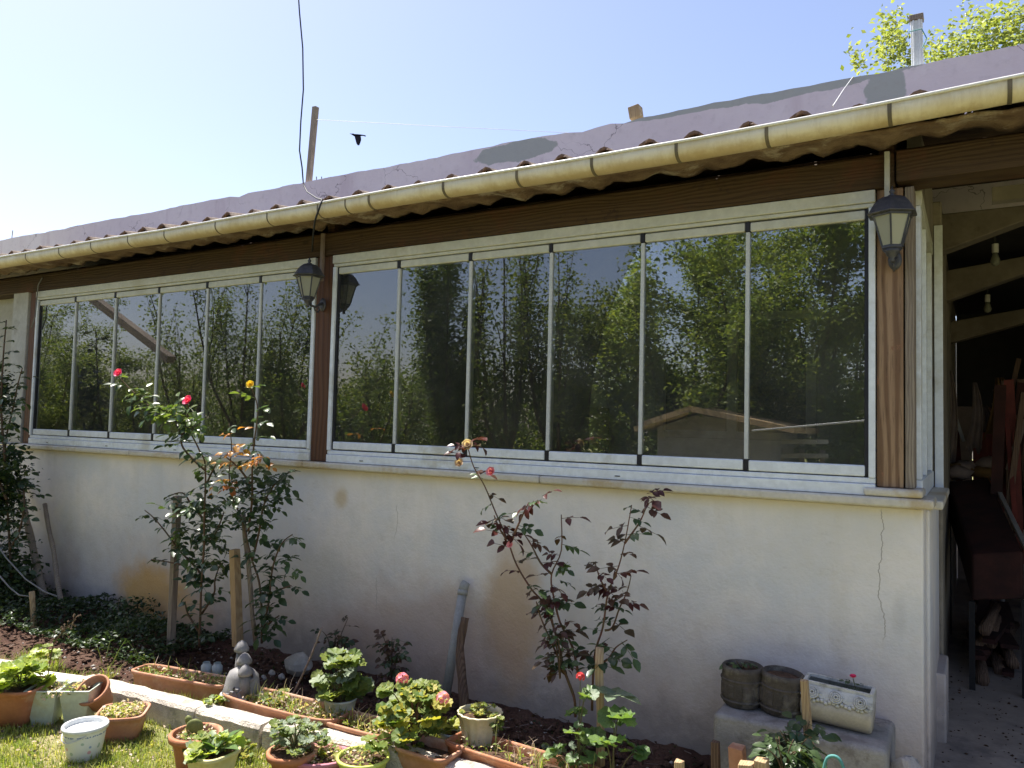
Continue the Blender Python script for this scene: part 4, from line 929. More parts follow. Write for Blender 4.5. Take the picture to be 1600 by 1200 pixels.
# cream planter
def cream_planter():
    p=at(1308,1120,-.23); base=Vector((p.x,-.23,BT))
    r=thing('relief_planter','cream cast planter with a white relief of roses along its rim','planter',base)
    Rt=Matrix.Rotation(R(3),3,'Y'); hw=.128; T=lambda x,y,z:base+Rt@Vector((x,y,z if z<.11 else z-.013))
    prof=[(-.045,0),(.045,0),(.075,.03),(.09,.075),(.088,.115),(.07,.155),(.05,.172)]
    # hull: stations along x
    st=[(-hw-.012,.75),(-hw+.02,1.),(hw-.02,1.),(hw+.012,.75)]
    out=[(-.045,0),(-.078,.03),(-.092,.07),(-.088,.105)]
    up_=[(-.088,.105),(-.078,.150),(-.055,.175)]
    def shell(o,x0,x1,nm,mat):
        full=o; mb=MB(); vs=[]
        for x,k in((x0-.012,.78),(x0,1.),(x1,1.),(x1+.012,.78)):
            for y,z in full+[(-y,z) for y,z in full[::-1]]: vs.append(T(x,y*(.6+.4*k),z if nm!='hull' or k==1 else z*.92+.006))
        n=len(full)*2; fs=[(i*n+j,i*n+j+1,(i+1)*n+j+1,(i+1)*n+j) for i in range(3) for j in range(n-1) if nm=='hull' or j!=len(full)-1]
        if nm=='hull': fs+=[(i*n+n-1,i*n,(i+1)*n,(i+1)*n+n-1) for i in range(3)]
        fs+=[tuple(range(n))[::-1],tuple(3*n+j for j in range(n))] if nm=='hull' else []
        mb.add(vs,fs); return obj(nm,mb,mat,r,smooth=True)
    shell(out,-hw,hw,'hull',M['creamstone'])
    o=shell(up_,-hw,hw,'relief_band',M['whitestone'])
    # rim frame
    rm=MB()
    for a,b in(((-hw,-.055),(hw,-.055)),((-hw,.055),(hw,.055)),((-hw-.004,-.055),(-hw-.004,.055)),((hw+.004,-.055),(hw+.004,.055))): rm.bar(T(*a,.176),T(*b,.176),.014,.012)
    obj('rim',rm,M['whitestone'],r)
    obj('end_cap',MB().add([T(-hw-.01,y,z) for y,z in((-.085,.118),(.085,.118),(.055,.175),(-.055,.175))],[(0,1,2,3)]).add([T(hw+.01,y,z) for y,z in((-.085,.118),(.085,.118),(.055,.175),(-.055,.175))],[(3,2,1,0)]),M['whitestone'],r)
    obj('soil',MB().add([T(-hw,-.05,.15),T(hw,-.05,.15),T(hw,.05,.15),T(-hw,.05,.15)],[(0,1,2,3)]),M['blackish'],r)  # near-black sheet stands in for the shaded hollow below the rim
    for k,x in enumerate((-.095,0,.095)):
        c=T(x,-.082,.143); ro=MB(); q=Matrix.Rotation(R(62),3,'X')
        for rr in(.024,.016,.008):
            ring=[c+q@Vector((rr*_c(a),rr*_s(a),.004+(.024-rr)*.3)) for a in np.linspace(0,2*PI,11)]; ro.tube(ring,.0042,5,cap=False)
        obj('relief_rose',ro,M['whitestone'],r,smooth=True)
        for s in(-1,1):
            lf=MB(); leaf_into(lf,c+Vector((s*.022,0,-.006)),(s*1,0,-.3),(0,-1,.5),.028,.02,'ovate',.2,.1); o=obj('relief_leaf',lf,M['whitestone'],r); s_=o.modifiers.new('s','SOLIDIFY'); s_.thickness=.004
    ed=MB()
    for i in range(16):
        x=-hw+.01+i*(2*hw-.02)/15; ed.lathe([(.003,-.004),(.010,0),(.003,.004)],T(x,-.0905,.117+.005*_s(i*2.2)),8,rot=Matrix.Rotation(R(80),3,'X'))
    obj('scalloped_edge',ed,M['whitestone'],r,smooth=True)
    return base,T
cb,CT=cream_planter()
# ================================================================ STAKES, PIPES, STICKS
def stake(pa,pb,y,w,mat,label,name='garden_stake',round_=False,dp=None,group='wooden stakes in the bed'):
    a=at(*pa,y); b=at(*pb,y)
    if round_: mb=MB().tube([a.lerp(b,t)+Vector((U(-.003,.003),U(-.003,.003),0)) for t in(0,.2,.4,.6,.8,1)],[w/2*U(.9,1.1) for _ in range(6)],8)
    else: mb=MB().bar(a,b,w,dp or w,up=(0,1,0),jit=.003)
    return one(name,mb,mat,label,'stake',group,bevel=0 if round_ else .003,smooth=round_)
stake((266,1040),(277,775),-.46,.042,M['greywood'],'tall grey square stake standing left of the dense rose bush')
stake((371,1010),(366,858),-.50,.052,M['stakewood'],'broad pale wooden stake in front of the orange tipped rose')
stake((399,1003),(380,800),-.44,.028,M['greywood'],'thin round grey cane right behind the broad pale stake',round_=True)
stake((938,1195),(937,1012),-.60,.040,M['stakewood'],'round stake with a white cut top before the red leaved rose',round_=True)
stake((55,1012),(50,924),-.62,.040,M['stakewood'],'short round stake with a cable tied to it at the far left',round_=True)
stake((1266,1190),(1256,1062),-.52,.030,M['stakewood'],'slim wooden stake leaning in front of the cream planter')
stake((1118,1215),(1118,1158),-.5,.035,M['brownwood'],'dark brown stub at the left foot of the concrete block')
stake((1154,1215),(1152,1166),-.52,.06,M['terradust'],'broad reddish stub before the left half of the block')
stake((1061,1230),(1061,1189),-.85,.032,M['stakewood'],'short pale stub alone at the bottom edge left of the block')
stake((1168,1230),(1166,1192),-.80,.055,M['stakewood'],'pale stub at the bottom edge, left one of the close pair')
stake((1193,1230),(1190,1187),-.78,.045,M['stakewood'],'pale stub at the bottom edge, right one of the close pair')
# leaning sticks left
def stick(pts,y0,y1,r0,r1,mat,label,name='leaning_stick',cat='stick'):
    n=len(pts); P=[at(px,py,y0+(y1-y0)*i/(n-1)) for i,(px,py) in enumerate(pts)]; sp=smooth_path(P,4); k=len(sp)
    mb=MB().tube(sp,[(r0+(r1-r0)*i/k)*U(.9,1.12) for i in range(k)],8); return one(name,mb,mat,label,cat,smooth=True)
stick([(78,975),(62,905),(48,840),(36,790),(28,750)],-.3,-.06,.032,.028,M['greywood'],'thick grey stick leaning on the wall at the far left')
stick([(102,972),(90,910),(84,862),(76,825),(70,788)],-.28,-.05,.022,.018,M['greywood'],'thinner crooked stick leaning on the wall right of the thick one')
stick([(728,1125),(722,1060),(719,1010),(727,965)],-.32,-.20,.026,.022,M['brownwood'],'brown barked stick standing beside the leaning drain pipe')
pp=thing('drain_pipe','grey plastic drain pipe leaning on the wall with a short elbow on top','pipe',at(696,1085,-.22))
a=at(697,1085,-.22); b=at(723,925,-.06)
obj('pipe',MB().tube([a,b],.027,14),M['pvc'],pp,smooth=True); obj('collar',MB().tube([b-(b-a)*.03,b+(b-a)*.02],.031,14),M['pvc'],pp,smooth=True)
obj('end_piece',MB().tube([b,b+(b-a)*.07+Vector((.002,.004,0)),b+(b-a)*.10+Vector((.008,.010,0))],[.029,.029,.026],14),M['pvc'],pp,smooth=True)
stick([(452,1095),(470,1060),(488,1020),(503,980)],-.75,-.72,.006,.005,M['palecloth'],'thin pale cane stuck aslant in the long curved trough',name='cane')
one('cable_loop',MB().tube([at(x,y,-.5) for x,y in((-5,850),(10,872),(40,905),(70,925),(90,932))],.006,6),M['greycable'],'grey cable sagging from the left edge towards the leaning sticks','cable',smooth=True)
one('cable_loop',MB().tube([at(x,y,-.6) for x,y in((-5,895),(15,918),(30,930),(47,932))],.006,6),M['greycable'],'grey cable sagging lower and ending at the short round stake','cable',smooth=True)
def rock(px,py,y,s,mat,label,seed=0,z=None,cat='stone'):
    p=at(px,py,y); random.seed(seed); mb=MB(); n=10
    mb.lathe([(s*.6,-s*.6),(s,-.15*s),(s*.95,.3*s),(s*.6,.75*s),(s*.2,.95*s)],p,n,sx=U(.9,1.2),sy=U(.7,.9)); mb.v=[tuple(Vector(v)+Vector((U(-1,1),U(-1,1),U(-1,1)))*s*.13) for v in mb.v]
    return one('stone',mb,mat,label,cat,smooth=False,bevel=s*.12)
rock(466,1040,-.30,.085,M['rock'],'large whitish stone near the wall behind the curved trough',2)
rock(1418,1203,-.30,.06,M['rock'],'pale stone at the bottom right corner of the block',3)
for i,(px,py) in enumerate(((425,1052),(440,1058),(412,1060))): rock(px,py,-.42,.022,M['rock'],('leftmost','topmost','rightmost')[(2,0,1)[i]] and ['small grey stone nearest the white one','small grey stone between two others behind the castle','small grey stone close behind the castle ornament'][i],9+i)

# ================================================================ KERB
kerb=thing('kerb','rough pale stone kerb edging the flower bed','kerb',(-4,-1,0))
KZ=.125
pb=[ag(px,py,KZ) for px,py in((148,1053),(330,1097),(432,1122),(585,1148),(700,1180),(860,1215))]
for i in range(len(pb)-1):
    a,b=pb[i],pb[i+1]; d=(b-a).normalized(); nrm=Vector((d.y,-d.x,0)); nrm=nrm if nrm.y<0 else -nrm
    k=max(2,int((b-a).length/.06)); mb=MB(); random.seed(20+i)
    secs=[]
    prof=[(0,-.06),(0,KZ-.012),(.012,KZ),(.06,KZ+.002),(.10,KZ-.002),(.115,KZ-.02),(.118,.03),(.12,-.06)]
    m_=len(prof)
    for j in range(k+1):
        c=a.lerp(b,j/k); c.z=0
        if j in(0,k): c+=d*(.004 if j==0 else -.004)
        for u,z in prof: mb.v.append(tuple(c+nrm*(u+U(-.005,.005))+Vector((0,0,z+U(-.004,.004)))))
    for j in range(k):
        for q in range(m_-1): mb.f.append((j*m_+q,j*m_+q+1,(j+1)*m_+q+1,(j+1)*m_+q))
    mb.f+=[tuple(range(m_))[::-1],tuple(k*m_+q for q in range(m_))]; mb.mi=[0]*len(mb.f)
    obj('kerb_stone',mb,M['kerb'],kerb,smooth=False)
# the two pieces further left
def slab(c0,c1,dep,h,mat,name='kerb_stone'):
    a=Vector(c0);b=Vector(c1); d=(b-a).normalized(); nrm=Vector((d.y,-d.x,0)); nrm=nrm if nrm.y<0 else -nrm
    mb=MB(); vs=[]
    for z in(-.04,h):
        for p_,o_ in((a,0),(b,0),(b-d*.03,dep),(a,dep)): q=p_+nrm*o_; vs.append((q.x+U(-.004,.004),q.y+U(-.004,.004),z+U(-.004,.004)))
    mb.add(vs,[(0,3,2,1),(4,5,6,7),(0,1,5,4),(1,2,6,5),(2,3,7,6),(3,0,4,7)]); obj(name,mb,mat,kerb,bevel=.008)
slab(ag(-60,1020,.10),ag(58,1036,.10),.14,.10,M['kerb'])
slab(ag(62,1046,.13),ag(150,1058,.13),.13,.13,M['whiteblock'])
def dirpt(a): return Vector((_c(a),_s(a),0))
# ================================================================ TROUGHS AND POTS
def trough(name,label,pa,pb,zr,dep,h,mat,round_=.35,soil=True,group='terracotta troughs along the kerb',front=True):
    """pa, pb = pixel ends of the near (front) rim at height zr; goes back by dep"""
    a=ag(*pa,zr); b=ag(*pb,zr); d=(b-a).normalized(); nb=Vector((-d.y,d.x,0)); nb=nb if nb.y>0 else -nb
    Ln=(b-a).length; c=(a+b)/2+nb*dep/2; r=thing(name,label,'planter',(c.x,c.y,zr-h),group)
    n=32; mb=MB(); rings=[(.86,-h),(.90,-h+.01),(.95,-h*.4),(.965,-.022),(1.0,-.020),(1.015,-.012),(1.015,-.002),(1.0,0),(.955,0),(.945,-.01),(.93,-.05)]
    vs=[]
    for k,z in rings:
        for i in range(n):
            t=2*PI*i/n; cx=math.copysign(abs(_c(t))**round_,_c(t)); cy=math.copysign(abs(_s(t))**round_,_s(t))
            hx=Ln/2-(1-k)*.12*1.6; hy=dep/2-(1-k)*.12*1.6
            vs.append(c+d*(cx*hx)+nb*(cy*hy)+Vector((0,0,z)))
    m_=len(rings); fs=[(i*n+j,i*n+(j+1)%n,(i+1)*n+(j+1)%n,(i+1)*n+j) for i in range(m_-1) for j in range(n)]
    fs.append(tuple(range(n))[::-1]); mb.add(vs,fs); obj('body',mb,mat,r,smooth=True,bevel=0)
    if soil:
        sv=[]
        for kk,z in((.96,-.045),(.5,-.035),(.05,-.038)):
            for i in range(n):
                t=2*PI*i/n; cx=math.copysign(abs(_c(t))**round_,_c(t)); cy=math.copysign(abs(_s(t))**round_,_s(t)); sv.append(c+d*(cx*(Ln/2-.012)*kk)+nb*(cy*(dep/2-.012)*kk)+Vector((0,0,z+U(-.004,.004))))
        mb=MB().add(sv,[(i*n+j,i*n+(j+1)%n,(i+1)*n+(j+1)%n,(i+1)*n+j) for i in range(2) for j in range(n)]+[tuple(2*n+j for j in range(n))]); obj('soil',mb,M['inpot'],r)
    r['_']=0; del r['_']
    return r,c,d,nb,Ln
TR={}
TR['k']=trough('planter_trough','terracotta trough with faded rim lying behind the kerb left of the castle ornament',(200,1047),(345,1073),.17,.16,.15,M['terradust'],.3)
TR['l']=trough('planter_trough','long curved terracotta trough holding the grey castle ornament',(335,1084),(512,1130),.16,.22,.13,M['terradust'],.55)
TR['m']=trough('planter_trough','short terracotta trough under the pale green geranium pot',(500,1126),(598,1152),.15,.20,.13,M['terradust'],.35)
TR['o']=trough('planter_trough','terracotta trough almost hidden under the big pink geranium',(612,1166),(690,1190),.16,.20,.14,M['terradust'],.35)
TR['p']=trough('planter_trough','long bright terracotta trough with the cream ribbed pot in its left end',(690,1158),(925,1232),.17,.20,.15,M['terra'],.25)
G='terracotta flowerpots in front of the kerb'
q=ag(28,1128,0); pot('flower_pot','square terracotta pot full of bright yellow green leaves at the left edge',(q.x,q.y,0),.085,.135,.20,M['terra'],sq=.45,rz=.5,n=32,group=G); PA=Vector((q.x,q.y,.19))
# pale double tub
q=ag(98,1128,0); tub=thing('planter_tub','pale green plastic tub with two square compartments','tub',(q.x,q.y,0)); PB=Vector((q.x,q.y,0))
dx=Vector((.82,.57,0)); dn=Vector((-.57,.82,0)); TH=.19
for s in(-1,1):
    c=PB+dx*(s*.085)+dn*.0; mb=MB(); vs=[]
    rings=[(.052,0),(.078,TH-.01),(.088,TH-.008),(.088,TH),(.076,TH),(.07,TH-.05)]
    for rr,z in rings:
        for i,j in((-1,-1),(0,-1.02),(1,-1),(1.02,0),(1,1),(0,1.02),(-1,1),(-1.02,0)): vs.append(c+dx*(i*min(rr,.0835))+dn*(j*rr)+Vector((0,0,z)))
    mb.add(vs,[(i*8+j,i*8+(j+1)%8,(i+1)*8+(j+1)%8,(i+1)*8+j) for i in range(5) for j in range(8)]+[tuple(range(8))[::-1]]); obj('compartment',mb,M['palegreen'],tub,bevel=.003)
    mb=MB().add([c+dx*(i*.07)+dn*(j*.07)+Vector((0,0,TH-.03)) for i,j in((-1,-1),(1,-1),(1,1),(-1,1))],[(0,1,2,3)]); obj('soil',mb,M['inpot'],tub)
# toppled pot
q=ag(146,1128,.02); pot('flower_pot','toppled round terracotta pot lying beside the pale tub',(q.x-.08,q.y+.10,.07),.055,.085,.14,M['terradust'],tilt=Matrix.Rotation(R(40),3,Vector((1,.3,0))),soil=False,group=G)
q=ag(190,1150,0); pot('flower_pot','weathered square terracotta pot overgrown with dry weeds',(q.x,q.y,-.01),.085,.115,.14,M['terradust'],sq=.4,rz=.75,group=G,n=32); PD=Vector((q.x,q.y,.12))
# white bucket with flower print
q=ag(131,1182,0); bk=thing('white_bucket','white plastic bucket with a faded blue and pink flower print','bucket',(q.x,q.y,0)); PE=Vector((q.x,q.y,0))
def bucketmat():
    t=NT('printed_bucket_plastic'); P=t.xyz(t.pos()); n=t.n('ShaderNodeTexVoronoi',{'Vector':t.pos(),'Scale':42.}); d=n.outputs['Distance']
    c=(.74,.76,.77,1); hh=t.m_('MULTIPLY',t.rng(P[2],.015,.03),t.rng(P[2],.095,.11,1.,0.))
    sep=t.n('ShaderNodeSeparateColor'); t.set(sep.inputs[0],n.outputs['Color'])
    col=t.mix(t.rng(sep.outputs[0],.45,.5),(.16,.28,.55),(.70,.30,.36)); col=t.mix(t.rng(sep.outputs[1],.75,.8),col,(.28,.42,.36))
    k=t.m_('MULTIPLY',t.m_('MULTIPLY',t.rng(d,.30,.42,1.,0.),hh),t.rng(sep.outputs[2],.35,.4)); c=t.mix(t.m_('MULTIPLY',k,.75),c,col)
    band=t.m_('MULTIPLY',t.rng(P[2],.113,.116),t.rng(P[2],.12,.123,1.,0.)); band=t.m_('MULTIPLY',band,t.rng(t.noise(t.pos(),120.,2),.45,.55)); c=t.mix(band,c,(.12,.2,.42))
    return t.done(c,.45,None)
M['bucket']=bucketmat()
obj('body',MB().lathe([(.07,0),(.074,.004),(.086,.075),(.094,.135)],PE,30,cap=(True,False)),M['bucket'],bk,smooth=True)
obj('rim',MB().lathe([(.0945,.133),(.102,.136),(.104,.148),(.1,.156),(.093,.156),(.09,.148),(.088,.12)],PE,30,cap=(False,False)),M['whiteplast'],bk,smooth=True)
obj('lid',MB().lathe([(.089,.132),(.06,.135),(.01,.134)],PE,30,cap=(False,True)),M['whiteplast'],bk,smooth=True)
obj('handle',MB().tube([PE+Vector((.098*_c(a),.098*_s(a),.13-.035*_s((a-3.6)/2.2*PI))) for a in np.linspace(3.6,5.8,14)],.003,5),M['whiteplast'],bk,smooth=True)
# cactus pot
q=ag(304,1205,0); pot('flower_pot','round terracotta pot with a prickly pear and dry soil',(q.x,q.y,-.02),.072,.108,.20,M['terra'],lip=.012,lh=.03,group=G,n=36); PF=Vector((q.x,q.y,.155))
q=ag(330,1228,0); pot('flower_pot','pale yellow plastic pot holding broad green leaves at the bottom edge',(q.x,q.y,0),.07,.10,.16,M['yellowpot'],group='plastic pots at the bottom edge',sq=.6); PG=Vector((q.x,q.y,.15))
q=ag(455,1215,0); pot('flower_pot','terracotta pot with grey green foliage at the bottom edge',(q.x,q.y,0),.075,.105,.125,M['terra'],lip=.010,lh=.03,group=G); PH=Vector((q.x,q.y,.11))
q=ag(498,1212,0); pot('flower_pot','faded pink oval basin filled with weeds at the bottom edge',(q.x,q.y,0),.08,.115,.10,M['pinkpot'],lip=.008,lh=.02,sx=1.25,rz=.55,group='plastic pots at the bottom edge'); PI_=Vector((q.x,q.y,.09))
q=ag(566,1226,0); pot('flower_pot','lime yellow plastic pot cut by the bottom edge of the view',(q.x,q.y,0),.085,.115,.13,M['limepot'],group='plastic pots at the bottom edge',soil=True); PJ=Vector((q.x,q.y,.12))
q=ag(530,1138,.04); pot('flower_pot','pale bluish plastic pot with a leafy geranium standing in the short trough',(q.x,q.y,.05),.058,.085,.15,M['bluegreen'],lip=.003,lh=.01,group='plastic pots in the troughs',n=32); PN=Vector((q.x,q.y,.17))
q=ag(748,1192,.02); pot('flower_pot','cream ribbed plastic pot with a yellowish succulent in the long trough',(q.x,q.y,.03),.062,.105,.235,M['beigepot'],lip=.004,lh=.008,group='plastic pots in the troughs',n=64,ribs=16); PP=Vector((q.x,q.y,.235))
q=ag(706,1178,.05); pot('flower_pot','small whitish pot squeezed right of the big geranium',(q.x,q.y,.02),.045,.06,.14,M['bluegreen'],lip=.003,lh=.01,group='plastic pots in the troughs')
for i,(px,py) in enumerate(((322,1052),(339,1053))):
    p=ag(px,py,.03); one('glass_jar',MB().lathe([(.028,0),(.032,.005),(.032,.05),(.022,.06),(.022,.07)],p,14,cap=(True,False)),M['bluegreen'],['pale greenish jar behind the left trough, left one of two','pale greenish jar behind the left trough, right one next to the castle'][i],'jar',smooth=True)

# castle ornament
def castle():
    # base on the trough soil
    p=ag(378,1085,.13); r=thing('castle_ornament','grey ceramic castle ornament with three domed turrets','ornament',p)
    b=MB().lathe([(.088,0),(.086,.02),(.078,.05),(.070,.09),(.056,.112),(.035,.128),(.015,.134)],p,28); 
    b.v=[tuple(Vector(v)+Vector((.004*_s(v[2]*90+v[0]*60),.004*_s(v[2]*70),0))) for v in b.v]
    obj('body',b,M['greystone'],r,smooth=True)
    obj('base_ring',MB().lathe([(.09,-.006),(.098,.0),(.098,.008),(.089,.012)],p,28),M['whitestone'],r,smooth=True)
    for (ox,oy,h,rr) in((-.022,.008,.218,.026),(.020,-.012,.172,.026),(.048,-.032,.128,.024)):
        c=p+Vector((ox*1.1,oy,0)); t=obj('turret',MB().lathe([(rr*1.25,.02),(rr*1.05,h*.6),(rr*.82,h-.02)],c,16),M['greystone'],r,smooth=True)
        obj('dome',MB().lathe([(rr*.8,h-.022),(rr*1.3,h-.017),(rr*1.34,h-.005),(rr*.95,h+.014),(rr*.6,h+.026),(rr*.15,h+.033)],c,16),M['greystone'],t,smooth=True)
    cdir=(CAM-p); cdir.z=0; cdir.normalize(); sd=Vector((-cdir.y,cdir.x,0))
    def hole(u,z,w,h,nm='window_hole'):
        rr=.088-(z/.17)*.035; c=p+cdir*(math.sqrt(max(.0001,rr*rr-u*u)))*.985+sd*u+Vector((0,0,z)); mb=MB(); n=8
        vs=[c+cdir*.004+sd*(w/2*_c(a))+Vector((0,0,h/2*_s(a))) for a in np.linspace(0,2*PI,n,endpoint=False)]; vs+=[v-cdir*.02 for v in vs]
        mb.add(vs,[tuple(range(n)),tuple(range(2*n-1,n-1,-1))]+[(i,n+i,n+(i+1)%n,(i+1)%n) for i in range(n)]); obj(nm,mb,M['seal'],r)  # black plugs paint the dark inside of the openings
    hole(.0,.085,.012,.018); hole(-.035,.052,.012,.018); hole(.03,.05,.012,.018); hole(.042,.1,.010,.014)
    dr=MB(); c=p+cdir*.082; dr.tube([c+sd*.02+Vector((0,0,.0)),c+sd*.02+Vector((0,0,.035)),c+Vector((0,0,.05)),c-sd*.02+Vector((0,0,.035)),c-sd*.02],.005,6); obj('door_arch',dr,M['greystone'],r,smooth=True)
    st=MB()
    for k in range(7): a=k*.28-1.1; q=p+dirpt(math.atan2(cdir.y,cdir.x)+a)*(.085-k*.003)+Vector((0,0,.012+k*.012)); st.box(tuple(q-Vector((.010,.010,.006))),tuple(q+Vector((.010,.010,.006))))
    obj('steps',st,M['greystone'],r,bevel=.002); r.scale=(1.18,1.18,1.14)
castle()

# ================================================================ PLANTS
LR={k:rlib(k,s) for k,s in(('rose',.034),('roselit',.034),('red',.036),('bronze',.038),('orange',.03),('deep',.034))}
def bush(name,label,stems,mats,dens=.045,scale=1.,thick=.006,flowers=(),stemmat='greenstem',cat='rose bush',clouds=(),tip=None,seed=1,leafmax=295,skip=0.):
    random.seed(seed); P0=None; sm=MB(); allp=[]
    for pts,ys in stems:
        n=len(pts); P=[at(px,py,ys[0]+(ys[1]-ys[0])*i/(n-1)) for i,(px,py) in enumerate(pts)]; sp=smooth_path(P,4); allp.append(sp); k=len(sp)
        sm.tube(sp,[thick*(1-.65*i/k) for i in range(k)],6)
    r=thing(name,label,cat,allp[0][0]); obj('stem',sm,M[stemmat],r,smooth=True)
    cnt=0
    for si,sp in enumerate(allp):
        tot=sum((b-a).length for a,b in zip(sp,sp[1:])); acc=U(0,dens); s=0; side=1
        for a,b in zip(sp,sp[1:]):
            l=(b-a).length
            while acc<s+l and cnt<leafmax:
                t=(acc-s)/l; p=a.lerp(b,t); f=acc/tot; side=-side
                acc+=dens*U(.6,1.4)
                if f<skip: continue
                an=U(-.9,.9)+(0 if side>0 else PI); d=Vector((_c(an),_s(an)*.8,U(-.35,.45))); mm=mats(f,p,si); 
                place('leaf',random.choice(LR[mm]),r,p,d,Vector((U(-.5,.5),U(-.9,.1),1)),1.3*scale*U(.75,1.25)); cnt+=1
            s+=l
    for (px,py,y,rx,ry,rz,nn,mm) in clouds:
        c=at(px,py,y)
        for i in range(nn):
            if cnt>=leafmax: break
            v=Vector((U(-1,1),U(-1,1),U(-1,1)))
            p=c+Vector((v.x*rx,v.y*ry,v.z*rz)); place('leaf',random.choice(LR[mm if isinstance(mm,str) else random.choice(mm)]),r,p,(U(-1,1),U(-1,1),U(-.5,.3)),(U(-.5,.5),U(-.9,.1),1),1.3*scale*U(.7,1.2)); cnt+=1
    for (px,py,y,mm,sz,kd) in flowers:
        me=rosette(mm,sz,px) if kd=='r' else cluster(mm,sz,px); place('flower',me,r,at(px,py,y),(U(-.2,.2),.5,1.),(U(0,.5),-1,.45))
    return r
# right rose
rr_=[([(899,1120),(897,1089),(882,1047),(867,987),(852,946),(830,920),(807,882),(792,841),(774,800),(757,759),(740,729),(731,699)],(-.52,-.62)),
 ([(800,843),(812,815),(826,785)],(-.60,-.58)),([(792,843),(780,825),(772,805)],(-.6,-.62)),
 ([(905,1059),(894,1010),(875,972),(864,927),(862,897),(877,860),(877,804)],(-.52,-.52)),
 ([(862,897),(845,880),(832,855),(819,834)],(-.54,-.56)),
 ([(897,1089),(880,1045),(862,1005),(845,965),(838,940)],(-.52,-.6))]
def cr(f,p,si): return random.choice(['bronze','deep','rose','red']) if f<.6 else random.choice(['red','bronze','rose'])
bush('rose_bush','red leaved rose with bare long shoots, its tallest shoot reaching the window track',rr_,cr,.06,1.0,.0065,
  [(731,696,-.64,'peach',.035,'r'),(718,724,-.66,'peach',.028,'r'),(768,738,-.64,'palep',.03,'r'),(797,852,-.62,'palep',.02,'r')],'redstem',clouds=[(730,692,-.63,.035,.02,.02,5,'red'),(838,780,-.58,.04,.02,.02,4,'red'),(787,827,-.6,.05,.03,.02,4,'red'),(880,900,-.52,.09,.05,.12,8,['bronze','rose','red']),(865,950,-.54,.08,.05,.08,4,['deep','bronze'])],seed=5,skip=.18)
rr2=[([(925,1110),(929,1025),(942,980),(950,927),(965,890),(976,849),(987,789)],(-.50,-.50)),
 ([(976,849),(990,830),(1002,811),(1014,781)],(-.5,-.48)),([(945,985),(957,980),(968,950),(980,924),(986,900)],(-.5,-.46)),([(950,927),(938,905),(930,880)],(-.5,-.54)),([(929,1040),(950,1030),(962,1012),(980,1000)],(-.5,-.55))]
bush('rose_bush','red leaved rose with stiff upright shoots right of the round stake',rr2,cr,.056,1.0,.006,[],'redstem',clouds=[(1018,776,-.48,.025,.02,.02,4,'red'),(960,905,-.5,.06,.05,.10,6,['bronze','red']),(940,960,-.5,.08,.05,.06,4,['deep','rose']),(955,1010,-.52,.08,.05,.06,4,['deep','rose'])],seed=6,skip=.2)
# left roses
lr1=[([(311,1010),(313,960),(315,906),(319,850),(319,812),(321,730),(312,705),(300,681),(277,647),(236,636),(202,606),(187,590)],(-.50,-.80)),
 ([(315,959),(334,929),(336,905),(345,880)],(-.5,-.45)),([(317,900),(300,880),(281,861),(258,830),(240,809),(226,797)],(-.5,-.55)),([(316,920),(292,887),(262,878),(236,874)],(-.5,-.55)),
 ([(319,812),(300,790),(285,770),(262,776)],(-.5,-.56)),([(321,760),(335,730),(346,712)],(-.58,-.6)),([(321,735),(296,712),(283,690),(292,655),(295,632)],(-.62,-.78)),([(319,850),(338,830),(350,800)],(-.5,-.48)),([(313,990),(294,960),(289,940)],(-.5,-.55))]
def cl(f,p,si):
    if si in(0,6) and f>.66: return random.choice(['roselit','roselit','rose'])
    return random.choice(['deep','deep','rose'])
bush('rose_bush','dense dark rose bush between the two stakes with a long sunlit shoot and pink blooms',lr1,cl,.056,1.1,.008,[(186,584,-.82,'pinkp',.036,'r'),(295,627,-.80,'pinkp',.040,'r')],'brownstem',
  clouds=[(318,820,-.5,.22,.12,.16,62,['deep','rose','deep']),(322,880,-.5,.17,.1,.12,26,['deep','rose']),(300,790,-.52,.22,.1,.06,18,['rose','deep']),(270,640,-.74,.20,.04,.05,18,'roselit'),(215,620,-.78,.12,.04,.06,10,'roselit'),(300,668,-.70,.14,.05,.05,14,['roselit','rose'])],seed=8,skip=.0)
lr2=[([(409,1005),(409,960),(405,910),(394,876),(385,840),(375,805),(362,775),(358,740),(362,700),(358,662)],(-.48,-.62)),
 ([(409,992),(420,940),(426,887),(440,850),(457,835)],(-.48,-.52)),([(394,876),(405,830),(412,790),(427,760),(457,734)],(-.5,-.5)),
 ([(388,830),(394,780),(394,737),(397,692),(403,640),(392,604)],(-.5,-.66)),([(405,935),(440,920),(455,915)],(-.48,-.52)),([(412,985),(425,970),(436,962)],(-.48,-.5)),([(394,760),(372,730),(350,712)],(-.55,-.62))]
def cl2(f,p,si):
    if si==3 and f>.6: return random.choice(['orange','roselit','rose'])
    if si==0 and f>.7: return random.choice(['orange','rose'])
    return random.choice(['deep','rose','deep'])
bush('rose_bush','tall rose bush right of the pale stake with orange young leaves and one yellow bloom',lr2,cl2,.056,1.1,.008,[(392,602,-.66,'yelp',.032,'r')],'brownstem',
  clouds=[(385,715,-.62,.14,.04,.045,12,'orange'),(350,755,-.6,.10,.04,.05,6,'orange'),(400,760,-.54,.18,.08,.10,30,['deep','rose']),(430,745,-.5,.14,.06,.05,14,['deep','rose']),(400,800,-.5,.12,.08,.1,20,['deep','rose']),(432,890,-.5,.10,.06,.09,16,['deep','rose']),(425,965,-.48,.06,.05,.07,9,['deep','rose'])],seed=9,skip=.0)
